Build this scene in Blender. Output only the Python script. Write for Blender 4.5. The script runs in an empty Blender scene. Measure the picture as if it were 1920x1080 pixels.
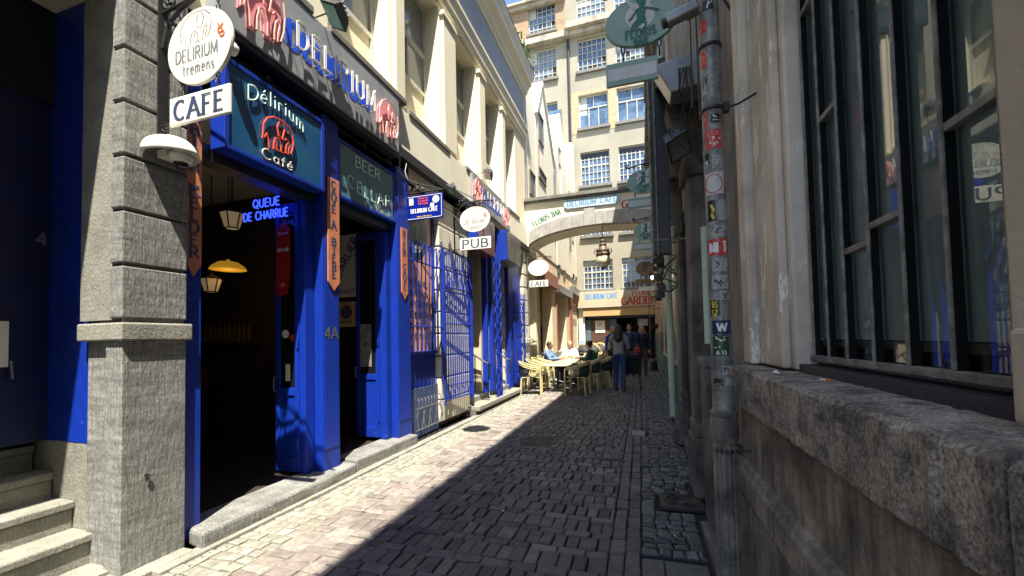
import bpy, math, random
from mathutils import Vector, Matrix
R = math.radians
random.seed(7)
C = bpy.context.scene.collection
S = bpy.context.scene

# ------------------------------------------------------------------ camera
cam_d = bpy.data.cameras.new("camera"); cam = bpy.data.objects.new("camera", cam_d); C.objects.link(cam)
F_PX, YAW, PITCH, ROLL, CY = 768.4367, 0.3046804, 0.03403453, -0.02117174, 608.715
cam_d.sensor_width = 36; cam_d.sensor_fit = 'HORIZONTAL'
cam_d.lens = 36 * F_PX / 1920
cam_d.shift_y = (CY - 540) / 1920
cam_d.clip_start = 0.05; cam_d.clip_end = 500
fw = Vector((-math.sin(YAW)*math.cos(PITCH), math.cos(YAW)*math.cos(PITCH), math.sin(PITCH)))
r0 = Vector((math.cos(YAW), math.sin(YAW), 0)); u0 = r0.cross(fw)
rr = r0*math.cos(ROLL) + u0*math.sin(ROLL); uu = -r0*math.sin(ROLL) + u0*math.cos(ROLL)
M = Matrix((rr, uu, -fw)).transposed().to_4x4(); M.translation = (0, 0, 1.5)
cam.matrix_world = M
S.camera = cam
S.render.resolution_x, S.render.resolution_y = 1920, 1080

# ------------------------------------------------------------------ light
KX, KY = 5.2, 2.25                       # metres of fall per metre towards -x / +y
sd = Vector((-1/KX, 1/KY, -1)).normalized()
world = bpy.data.worlds.new("World"); S.world = world; world.use_nodes = True
wn = world.node_tree.nodes; wl = world.node_tree.links
bg = wn['Background']; sky = wn.new('ShaderNodeTexSky'); sky.sky_type = 'NISHITA'; sky.sun_disc = False
elev = math.asin(-sd.z); sky.sun_elevation = elev
sky.sun_rotation = math.atan2(-sd.x, -sd.y)      # clockwise from +Y
sky.air_density = 1.0; sky.dust_density = 0.6
wl.new(sky.outputs[0], bg.inputs[0]); bg.inputs[1].default_value = 0.12
sun_d = bpy.data.lights.new("sun", 'SUN'); sun_d.energy = 5.0; sun_d.angle = R(0.5); sun_d.color = (1, .94, .82)
sun = bpy.data.objects.new("sun", sun_d); C.objects.link(sun)
sun.rotation_euler = sd.to_track_quat('-Z', 'Y').to_euler(); sun.location = (4, -6, 20)
S.view_settings.view_transform = 'Standard'; S.view_settings.look = 'None'
S.view_settings.gamma = 1; S.view_settings.exposure = 1.5
S.render.engine = 'CYCLES'
S.cycles.max_bounces = 6; S.cycles.diffuse_bounces = 3; S.cycles.glossy_bounces = 3
S.cycles.transparent_max_bounces = 8

# ------------------------------------------------------------------ materials
MATS = {}
STRK = {'weathered_low_wall': (17, 17, 1.5), 'grey_pier_plaster': (16, 16, .7)}
def mat(name, c1, c2=None, scale=3, rough=.7, metal=0, bump=0, bscale=60, streak=0, spec=.5, dirt=None, dscale=1.5, damt=.5, emit=None, estr=0, stretch=(1, 1, 1), speck=0, spscale=90, chips=None, comb=0, patch=None):
    if name in MATS: return MATS[name]
    m = bpy.data.materials.new(name); m.use_nodes = True; MATS[name] = m
    n = m.node_tree.nodes; l = m.node_tree.links; b = n['Principled BSDF']
    b.inputs['Roughness'].default_value = rough; b.inputs['Metallic'].default_value = metal
    b.inputs['Specular IOR Level'].default_value = spec
    geo = n.new('ShaderNodeNewGeometry')
    def coord(sc, st=(1, 1, 1)):
        mp = n.new('ShaderNodeMapping'); mp.inputs['Scale'].default_value = (sc*st[0], sc*st[1], sc*st[2])
        l.new(geo.outputs['Position'], mp.inputs[0]); return mp.outputs[0]
    def noise(sc, st=(1, 1, 1), det=5, rgh=.6):
        t = n.new('ShaderNodeTexNoise'); t.inputs['Scale'].default_value = 1; t.inputs['Detail'].default_value = det
        t.inputs['Roughness'].default_value = rgh
        l.new(coord(sc, st), t.inputs['Vector']); return t.outputs['Fac']
    def ramp(f, a, bb):
        mr = n.new('ShaderNodeMapRange'); mr.inputs[1].default_value = a; mr.inputs[2].default_value = bb
        l.new(f, mr.inputs[0]); return mr.outputs[0]
    def mix(f, a, bb):
        mx = n.new('ShaderNodeMix'); mx.data_type = 'RGBA'
        if isinstance(f, float): mx.inputs[0].default_value = f
        else: l.new(f, mx.inputs[0])
        for i, v in ((6, a), (7, bb)):
            if isinstance(v, tuple): mx.inputs[i].default_value = (*v[:3], 1)
            else: l.new(v, mx.inputs[i])
        return mx.outputs[2]
    if c2 is None: c2 = tuple(x*.8 for x in c1)
    col = mix(ramp(noise(scale, stretch), .35, .65), c1, c2)
    if streak:
        f = ramp(noise(1, STRK.get(name, (9, 9, .6)), 7, .75), .42 if name in STRK else .48, .8)
        mm = n.new('ShaderNodeMath'); mm.operation = 'MULTIPLY'; mm.inputs[1].default_value = streak; l.new(f, mm.inputs[0])
        col = mix(mm.outputs[0], col, dirt or tuple(x*.3 for x in c1))
    if dirt:
        f = ramp(noise(dscale, (1, 1, 1), 8, .75), .5, .72)
        mm = n.new('ShaderNodeMath'); mm.operation = 'MULTIPLY'; mm.inputs[1].default_value = damt; l.new(f, mm.inputs[0])
        col = mix(mm.outputs[0], col, dirt)
    if patch:
        f = ramp(noise(1, (11, 11, 2.6), 7, .72), .57, .61)
        col = mix(f, col, patch)
    if comb:
        f = ramp(noise(1, (85, 85, 5), 4, .7), .3, .7); f2 = noise(1, (4, 4, 26), 3, .6)
        md = n.new('ShaderNodeMath'); md.operation = 'MULTIPLY'; l.new(f, md.inputs[0]); l.new(ramp(f2, .3, .7), md.inputs[1])
        mr = n.new('ShaderNodeMapRange'); mr.inputs[3].default_value = 1-comb; mr.inputs[4].default_value = 1+comb*1.3; l.new(md.outputs[0], mr.inputs[0])
        mu = n.new('ShaderNodeMix'); mu.data_type = 'RGBA'; mu.blend_type = 'MULTIPLY'; mu.inputs[0].default_value = 1
        l.new(col, mu.inputs[6]); l.new(mr.outputs[0], mu.inputs[7]); col = mu.outputs[2]
    if chips:
        col = mix(ramp(noise(38, (1, 1, .6), 3, .5), .70, .73), col, chips)
        col = mix(ramp(noise(1, (60, 60, 2.2), 3, .6), .71, .75), col, tuple(x*.7 for x in chips))
    if speck:
        f = ramp(noise(spscale, (1, 1, .8), 4, .8), .32, .68)
        mr = n.new('ShaderNodeMapRange'); mr.inputs[3].default_value = 1-speck; mr.inputs[4].default_value = 1+speck; l.new(f, mr.inputs[0])
        mu = n.new('ShaderNodeMix'); mu.data_type = 'RGBA'; mu.blend_type = 'MULTIPLY'; mu.inputs[0].default_value = 1
        l.new(col, mu.inputs[6]); l.new(mr.outputs[0], mu.inputs[7]); col = mu.outputs[2]
    l.new(col, b.inputs['Base Color'])
    if bump:
        bp = n.new('ShaderNodeBump'); bp.inputs['Strength'].default_value = bump; bp.inputs['Distance'].default_value = .01
        l.new(noise(bscale, stretch if stretch != (1, 1, 1) else (1, 1, 1), 6, .65), bp.inputs['Height']); l.new(bp.outputs[0], b.inputs['Normal'])
    if emit:
        b.inputs['Emission Color'].default_value = (*emit, 1); b.inputs['Emission Strength'].default_value = estr
    return m

BLUE = mat('blue_paint', (.002, .034, .36), (.002, .022, .28), 3, .48, bump=.22, bscale=1, stretch=(40, 40, 2.5), chips=(.05, .10, .45), dirt=(.003, .016, .13), dscale=1.3, damt=.7, streak=.3)
DBLUE = mat('shaded_blue_paint', (.001, .006, .07), (.001, .004, .04), 3, .5, bump=.15, bscale=30, dirt=(.02, .02, .03), damt=.5)  # blue paint darkened so its colour holds the shade of the left doorway
CREAM = mat('cream_render', (.85, .78, .58), (.79, .72, .53), 1.2, .85, bump=.15, bscale=20, streak=.16, dirt=(.55, .51, .42), dscale=.7, damt=.25)
CREAM2 = mat('white_render', (.88, .82, .65), (.82, .76, .59), 1.2, .85, bump=.1, bscale=20, dirt=(.55, .49, .38), dscale=.6, damt=.3)
FRIEZE = mat('grey_frieze', (.86, .82, .66), (.78, .74, .59), 1.5, .8, bump=.1, bscale=20, streak=.12, dirt=(.45, .43, .37), damt=.12)
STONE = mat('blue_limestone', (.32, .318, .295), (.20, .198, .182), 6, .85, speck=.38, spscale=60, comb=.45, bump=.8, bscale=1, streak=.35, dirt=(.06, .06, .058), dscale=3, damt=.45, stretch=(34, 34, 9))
STONEL = mat('pale_limestone', (.28, .27, .225), (.20, .195, .165), 5, .85, speck=.4, bump=.7, bscale=45, dirt=(.12, .115, .10), dscale=4, damt=.5)
SILLST = mat('sill_bluestone', (.17, .17, .18), (.06, .06, .07), 5, .5, speck=.45, spscale=140, stretch=(4, 1, 1), bump=.8, bscale=26, dirt=(.02, .02, .022), dscale=5, damt=.7)
DARKST = mat('soot_dark_stone', (.17, .155, .14), (.06, .056, .05), 3, .8, bump=.8, bscale=30, streak=.5, dirt=(.012, .012, .012), dscale=3, damt=.7)
OLDWALL = mat('weathered_low_wall', (.36, .31, .25), (.15, .13, .11), 5, .85, speck=.3, spscale=110, bump=.6, bscale=28, streak=.95, dirt=(.016, .015, .014), dscale=2.2, damt=.8)
SILLFACE = mat('crumbling_sill_face', (.36, .31, .26), (.17, .15, .13), 9, .9, speck=.85, spscale=120, bump=.35, bscale=70, streak=.5, dirt=(.012, .012, .012), dscale=9, damt=.85)
PLASTER = mat('grey_pier_plaster', (.78, .68, .56), (.52, .45, .38), 2, .8, bump=.35, bscale=22, streak=.35, dirt=(.17, .14, .12), dscale=1.6, damt=.6, patch=(.86, .80, .70))
BLACK = mat('black_iron', (.012, .012, .013), (.02, .02, .02), 8, .5, bump=.2, bscale=60)
BLACKP = mat('black_beam_paint', (.018, .018, .022), (.03, .03, .034), 6, .45, bump=.2, bscale=30)
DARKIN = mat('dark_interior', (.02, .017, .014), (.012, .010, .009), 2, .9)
STEELB = mat('bar_steel_paint', (.30, .285, .26), (.11, .105, .10), 14, .5, bump=.6, bscale=60, dirt=(.02, .018, .016), dscale=12, damt=.7)
PIPE = mat('zinc_downpipe', (.36, .355, .35), (.15, .145, .14), 9, .55, metal=.25, speck=.35, spscale=60, bump=.25, bscale=25, streak=.5, dirt=(.05, .048, .045), dscale=5, damt=.6)
IRONP = mat('cast_iron_pipe', (.28, .25, .22), (.09, .082, .075), 10, .65, bump=.9, bscale=50, streak=.6, dirt=(.015, .014, .013), dscale=6, damt=.8)
GREENP = mat('pale_green_pipe', (.55, .66, .52), (.45, .54, .43), 5, .5, bump=.1, streak=.4)
WHITE = mat('sign_white', (.80, .78, .66), (.74, .71, .60), 6, .45, dirt=(.5, .46, .36), dscale=6, damt=.3)
INK = mat('navy_ink', (.03, .05, .11), (.04, .06, .13), 8, .5)
GREYINK = mat('grey_ink', (.16, .18, .22), (.2, .22, .26), 8, .5)
REDINK = mat('red_ink', (.42, .03, .012), (.36, .03, .012), 8, .5)
ORINK = mat('orange_ink', (.75, .12, .03), None, 8, .5)
WHITEINK = mat('white_ink', (.85, .87, .88), None, 8, .5)
GREENINK = mat('green_ink', (.02, .16, .13), None, 8, .5)
GREENINK2 = mat('leaf_green_ink', (.03, .22, .14), None, 8, .5)
BLUEINK = mat('sky_blue_ink', (.08, .28, .62), None, 8, .5)
TERRA = mat('salmon_painted_wood', (.60, .22, .11), (.48, .17, .085), 8, .5, bump=.2, bscale=30, dirt=(.2, .09, .05), dscale=8, damt=.4)
ENAMEL = mat('blue_enamel', (.004, .015, .22), (.005, .02, .26), 4, .2)
METALG = mat('brushed_grey_metal', (.35, .35, .34), (.24, .24, .24), 3, .35, metal=.7, bump=.1, dirt=(.15, .15, .15))
BOARDG = mat('grey_sign_board', (.32, .335, .345), (.27, .285, .30), 2, .35, bump=.05, streak=.25)
PINK = mat('pink_panel', (.88, .34, .38), (.75, .24, .30), 6, .45)
TUBEW = mat('unlit_glass_tube', (.75, .72, .66), (.65, .62, .55), 8, .15)
TUBEP = mat('pink_glass_tube', (.85, .45, .38), None, 8, .15)
TUBER = mat('red_glass_tube', (.75, .10, .06), None, 8, .15)
TUBEG = mat('mint_glass_tube', (.72, .95, .80), None, 8, .15)
BLUEL = mat('blue_letter', (.02, .10, .75), None, 8, .4)
NEONB = mat('lit_blue_neon', (.01, .05, .6), None, emit=(.03, .07, 1), estr=.9)
LAMPY = mat('lit_yellow_lamp', (.8, .5, .05), None, emit=(1, .5, .03), estr=.10)
LAMPC = mat('dim_lantern_glass', (.5, .4, .2), None, emit=(1, .7, .35), estr=.05)
BULB = mat('lit_bulb', (.9, .8, .5), None, emit=(1, .85, .5), estr=2.0)
GLASSG = mat('globe_glass', (.55, .50, .34), (.62, .56, .40), 8, .15)
GREENGL = mat('floodlight_glass', (.20, .42, .30), (.3, .5, .38), 8, .15)
COPPER = mat('old_bronze', (.17, .11, .08), (.10, .07, .055), 14, .5, metal=.4, bump=.4)
TEALBOX = mat('teal_sign_glass', (.006, .055, .20), (.02, .10, .20), 1.6, .08, spec=.8)
TEALBOX2 = mat('grey_teal_sign_glass', (.13, .26, .30), (.08, .20, .25), 2, .08, spec=.8)
SIGNGR = mat('sage_sign_paint', (.27, .42, .36), (.23, .37, .32), 5, .5, dirt=(.16, .26, .22), dscale=6, damt=.4)
SIGNPALE = mat('pale_sign_disc', (.62, .64, .66), (.54, .56, .58), 6, .5, dirt=(.25, .26, .26), dscale=20, damt=.4)
TAN = mat('tan_sign_wood', (.28, .18, .08), (.22, .14, .06), 6, .6)
BRICK = mat('brown_brick', (.42, .29, .17), (.30, .20, .12), 9, .9, bump=.6, bscale=18, dirt=(.16, .11, .08), dscale=2, damt=.6)
REDBR = mat('red_brick', (.40, .16, .10), (.28, .11, .07), 16, .9, bump=.5)
OCHRE = mat('ochre_render', (.50, .33, .15), (.44, .29, .13), 2, .8, streak=.2)
ROOFED = mat('grey_stone_sill', (.21, .20, .18), (.15, .145, .13), 6, .8, bump=.4, dirt=(.07, .065, .06))
WINFR = mat('window_white_paint', (.62, .60, .50), (.5, .49, .42), 10, .6)
YEL = mat('bamboo_yellow', (.60, .50, .25), (.50, .40, .18), 30, .4)
WEAVE = mat('black_weave', (.02, .022, .024), (.045, .048, .05), 120, .7, bump=.6, bscale=220)
CREAMT = mat('cream_table', (.74, .69, .48), (.66, .60, .40), 14, .4)
LEAF = mat('weed_leaf', (.10, .17, .03), (.06, .11, .02), 20, .7)
MANH = mat('cast_iron_cover', (.085, .08, .075), (.04, .038, .036), 10, .45, metal=.5, bump=.4, bscale=40)
CONC = mat('pale_slab', (.34, .32, .28), (.25, .24, .21), 6, .85, bump=.3)
SKIN = mat('skin', (.50, .27, .18), (.45, .24, .16), 10, .55)
SKIN2 = mat('tanned_skin', (.27, .13, .08), None, 10, .55)
WOODD = mat('brown_door_wood', (.10, .045, .028), (.07, .03, .02), 6, .6)

def sky_glass():
    m = bpy.data.materials.new('sky_tinted_glass'); m.use_nodes = True; n = m.node_tree.nodes; l = m.node_tree.links
    b = n['Principled BSDF']; b.inputs['Roughness'].default_value = .06; b.inputs['Specular IOR Level'].default_value = .9
    g = n.new('ShaderNodeNewGeometry'); v = n.new('ShaderNodeTexVoronoi'); v.inputs['Scale'].default_value = 2.6
    l.new(g.outputs['Position'], v.inputs['Vector'])
    cr = n.new('ShaderNodeValToRGB'); cr.color_ramp.elements[0].color = (.035, .065, .12, 1); cr.color_ramp.elements[1].color = (.13, .21, .32, 1)  # blue tones stand in for reflected sky, put into the glass colour
    sx = n.new('ShaderNodeSeparateColor'); l.new(v.outputs['Color'], sx.inputs[0]); l.new(sx.outputs[0], cr.inputs[0])
    l.new(cr.outputs[0], b.inputs['Base Color']); return m
GLASS = sky_glass()
GLASS2 = mat('dull_curtained_pane', (.22, .27, .30), (.13, .19, .27), 2.2, .12, spec=.8)
GLASS3 = mat('dark_blue_pane', (.03, .06, .12), (.08, .13, .22), 3, .06, spec=.9)
def pane_glass(name, refl):
    m = bpy.data.materials.new(name); m.use_nodes = True; n = m.node_tree.nodes; l = m.node_tree.links
    n.remove(n['Principled BSDF']); out = n['Material Output']
    fr = n.new('ShaderNodeFresnel'); fr.inputs[0].default_value = refl
    gl = n.new('ShaderNodeBsdfGlossy'); gl.inputs['Roughness'].default_value = .015; gl.inputs['Color'].default_value = (.92, .96, 1, 1)
    tr = n.new('ShaderNodeBsdfTransparent'); tr.inputs['Color'].default_value = (.94, .97, .98, 1)
    mx = n.new('ShaderNodeMixShader'); l.new(fr.outputs[0], mx.inputs[0]); l.new(tr.outputs[0], mx.inputs[1]); l.new(gl.outputs[0], mx.inputs[2])
    l.new(mx.outputs[0], out.inputs[0]); return m
PANE = pane_glass('clear_pane', 1.75)
MATTEB = mat('matte_black_paint', (.008, .008, .009), (.012, .012, .013), 8, .9, spec=.1)
PANE2 = pane_glass('thin_pane', 1.45)
CURT = mat('teal_blind', (.62, .80, .84), (.50, .67, .71), 1.2, .9, stretch=(6, 6, .4), dirt=(.35, .45, .47), dscale=2, damt=.4)

def paver_mat(name, cols, bump=.5, rough=.75, vscale=7):
    m = bpy.data.materials.new(name); m.use_nodes = True; MATS[name] = m
    n = m.node_tree.nodes; l = m.node_tree.links; b = n['Principled BSDF']; b.inputs['Roughness'].default_value = rough
    at = n.new('ShaderNodeAttribute'); at.attribute_name = 'tone'
    cr = n.new('ShaderNodeValToRGB'); cr.color_ramp.interpolation = 'LINEAR'
    e = cr.color_ramp.elements; e[0].color = (*cols[0], 1); e[1].color = (*cols[-1], 1)
    for i, c in enumerate(cols[1:-1]): x = e.new((i+1)/(len(cols)-1)); x.color = (*c, 1)
    l.new(at.outputs['Fac'], cr.inputs[0])
    g = n.new('ShaderNodeNewGeometry'); t = n.new('ShaderNodeTexNoise'); t.inputs['Scale'].default_value = 14; t.inputs['Detail'].default_value = 8; t.inputs['Roughness'].default_value = .7
    l.new(g.outputs['Position'], t.inputs['Vector'])
    mr = n.new('ShaderNodeMapRange'); mr.inputs[1].default_value = .3; mr.inputs[2].default_value = .7; mr.inputs[3].default_value = .55; mr.inputs[4].default_value = 1.3
    l.new(t.outputs['Fac'], mr.inputs[0])
    mx = n.new('ShaderNodeMix'); mx.data_type = 'RGBA'; mx.blend_type = 'MULTIPLY'; mx.inputs[0].default_value = 1
    l.new(cr.outputs[0], mx.inputs[6]); l.new(mr.outputs[0], mx.inputs[7]); l.new(mx.outputs[2], b.inputs['Base Color'])
    t2 = n.new('ShaderNodeTexNoise'); t2.inputs['Scale'].default_value = 55; t2.inputs['Detail'].default_value = 6
    l.new(g.outputs['Position'], t2.inputs['Vector'])
    bp = n.new('ShaderNodeBump'); bp.inputs['Strength'].default_value = bump; bp.inputs['Distance'].default_value = .006
    l.new(t2.outputs['Fac'], bp.inputs['Height']); l.new(bp.outputs[0], b.inputs['Normal']); return m

# ------------------------------------------------------------------ builders
def wloc(o):
    v = Vector((0, 0, 0))
    while o: v += o.location; o = o.parent
    return v
def tag(o, label=None, cat=None, group=None, kind=None):
    if label: o['label'] = label
    if cat: o['category'] = cat
    if group: o['group'] = group
    if kind: o['kind'] = kind
    return o
def thing(name, label, cat, loc=(0, 0, 0), group=None):
    o = bpy.data.objects.new(name, None); C.objects.link(o); o.location = loc; o.empty_display_size = .2
    return tag(o, label, cat, group)

class MB:
    def __init__(s): s.v = []; s.f = []; s.tone = []
    def add(s, vs, fs):
        k = len(s.v); s.v += [tuple(p) for p in vs]; s.f += [tuple(k+i for i in f) for f in fs]; return s
    def box(s, x0, x1, y0, y1, z0, z1):
        if x0 > x1: x0, x1 = x1, x0
        if y0 > y1: y0, y1 = y1, y0
        if z0 > z1: z0, z1 = z1, z0
        return s.add([(x0,y0,z0),(x1,y0,z0),(x1,y1,z0),(x0,y1,z0),(x0,y0,z1),(x1,y0,z1),(x1,y1,z1),(x0,y1,z1)],
                     [(0,3,2,1),(4,5,6,7),(0,1,5,4),(1,2,6,5),(2,3,7,6),(3,0,4,7)])
    def obox(s, c, a, b, d):
        c, a, b, d = map(Vector, (c, a, b, d))
        P = [c+a*i+b*j+d*k for k in (-1, 1) for j in (-1, 1) for i in (-1, 1)]
        return s.add(P, [(0,2,3,1),(4,5,7,6),(0,1,5,4),(1,3,7,5),(3,2,6,7),(2,0,4,6)])
    def poly(s, pts): return s.add(pts, [tuple(range(len(pts)))])
    def prism(s, pts, ext):
        e = Vector(ext); n = len(pts); a = [Vector(p) for p in pts]
        return s.add(a+[p+e for p in a], [tuple(range(n))[::-1], tuple(range(n, 2*n))]+[(i, (i+1) % n, n+(i+1) % n, n+i) for i in range(n)])
    def tube(s, pts, r, n=8, closed=False, r2=None):
        pts = [Vector(p) for p in pts]; m = len(pts)
        rad = r if isinstance(r, (list, tuple)) else [r]*m
        k = len(s.v); prev = None; rings = []
        for i, p in enumerate(pts):
            if closed: t = pts[(i+1) % m]-pts[i-1]
            else: t = pts[min(i+1, m-1)]-pts[max(i-1, 0)]
            if t.length < 1e-9: t = Vector((0, 0, 1))
            t.normalize()
            if prev is None:
                h = Vector((0, 0, 1)) if abs(t.z) < .9 else Vector((1, 0, 0))
                a = t.cross(h).normalized()
            else:
                a = (prev - t*prev.dot(t))
                a = a.normalized() if a.length > 1e-6 else t.orthogonal().normalized()
            prev = a; b = t.cross(a)
            s.v += [tuple(p+(a*math.cos(2*math.pi*j/n)+b*math.sin(2*math.pi*j/n))*rad[i]) for j in range(n)]
        for i in range(m if closed else m-1):
            i2 = (i+1) % m
            for j in range(n):
                s.f.append((k+i*n+j, k+i*n+(j+1) % n, k+i2*n+(j+1) % n, k+i2*n+j))
        if not closed:
            s.f.append(tuple(k+j for j in range(n))[::-1]); s.f.append(tuple(k+(m-1)*n+j for j in range(n)))
        return s
    def lathe(s, c, prof, n=24, axis='z'):
        k = len(s.v); c = Vector(c)
        for r, h in prof:
            for j in range(n):
                a = 2*math.pi*j/n; x, y = r*math.cos(a), r*math.sin(a)
                q = {'z': (x, y, h), 'y': (x, h, y), 'x': (h, x, y)}[axis]
                s.v.append(tuple(c+Vector(q)))
        for i in range(len(prof)-1):
            for j in range(n): s.f.append((k+i*n+j, k+i*n+(j+1) % n, k+(i+1)*n+(j+1) % n, k+(i+1)*n+j))
        s.f.append(tuple(k+j for j in range(n))[::-1]); s.f.append(tuple(k+(len(prof)-1)*n+j for j in range(n)))
        return s
    def ball(s, c, rx, ry=None, rz=None, n=16, m=10):
        ry = ry or rx; rz = rz or rx; k = len(s.v); c = Vector(c)
        s.v.append(tuple(c+Vector((0, 0, -rz))))
        for i in range(1, m):
            ph = -math.pi/2+math.pi*i/m
            for j in range(n):
                a = 2*math.pi*j/n; s.v.append(tuple(c+Vector((rx*math.cos(ph)*math.cos(a), ry*math.cos(ph)*math.sin(a), rz*math.sin(ph)))))
        s.v.append(tuple(c+Vector((0, 0, rz)))); top = len(s.v)-1
        for j in range(n): s.f.append((k, k+1+(j+1) % n, k+1+j)); s.f.append((top, k+1+(m-2)*n+j, k+1+(m-2)*n+(j+1) % n))
        for i in range(m-2):
            for j in range(n): s.f.append((k+1+i*n+j, k+1+i*n+(j+1) % n, k+1+(i+1)*n+(j+1) % n, k+1+(i+1)*n+j))
        return s
    def disc(s, c, r, n=28, n_=None):
        return s.poly([(c[0]+r*math.cos(2*math.pi*i/n), c[1], c[2]+r*math.sin(2*math.pi*i/n)) for i in range(n)])
    def build(s, name, material, parent=None, smooth=False, bevel=0, label=None, solid=None):
        me = bpy.data.meshes.new(name); w = wloc(parent) if parent else Vector((0, 0, 0))
        if parent is None and s.v:
            w = Vector(tuple((min(p[i] for p in s.v)+max(p[i] for p in s.v))/2 for i in (0, 1))+(min(p[2] for p in s.v),))
        me.from_pydata([(p[0]-w.x, p[1]-w.y, p[2]-w.z) for p in s.v], [], s.f); me.update()
        me.materials.append(material)
        if s.tone:
            at = me.attributes.new('tone', 'FLOAT', 'FACE'); at.data.foreach_set('value', s.tone)
        o = bpy.data.objects.new(name, me); C.objects.link(o)
        if parent: o.parent = parent
        else: o.location = w
        if smooth:
            for p in me.polygons: p.use_smooth = True
            me.set_sharp_from_angle(angle=R(40))
        if bevel:
            b = o.modifiers.new('bevel', 'BEVEL'); b.width = bevel; b.segments = 2; b.limit_method = 'ANGLE'; b.angle_limit = R(35)
        if label: o['label'] = label
        return o
def remesh(mb, name, material, parent, vox=.01, smooth=4):
    o = mb.build(name, material, parent)
    r = o.modifiers.new('r', 'REMESH'); r.mode = 'VOXEL'; r.voxel_size = vox; r.use_smooth_shade = True
    sm = o.modifiers.new('s', 'SMOOTH'); sm.iterations = smooth; sm.factor = .5
    dg = bpy.context.evaluated_depsgraph_get(); ev = o.evaluated_get(dg)
    me = bpy.data.meshes.new_from_object(ev); o.modifiers.clear(); old = o.data; o.data = me; bpy.data.meshes.remove(old)
    me.name = name
    for p in me.polygons: p.use_smooth = True
    return o
def copy_tree(o, parent=None):
    c = o.copy(); C.objects.link(c)
    if parent: c.parent = parent
    for ch in list(o.children): copy_tree(ch, c)
    return c

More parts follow.
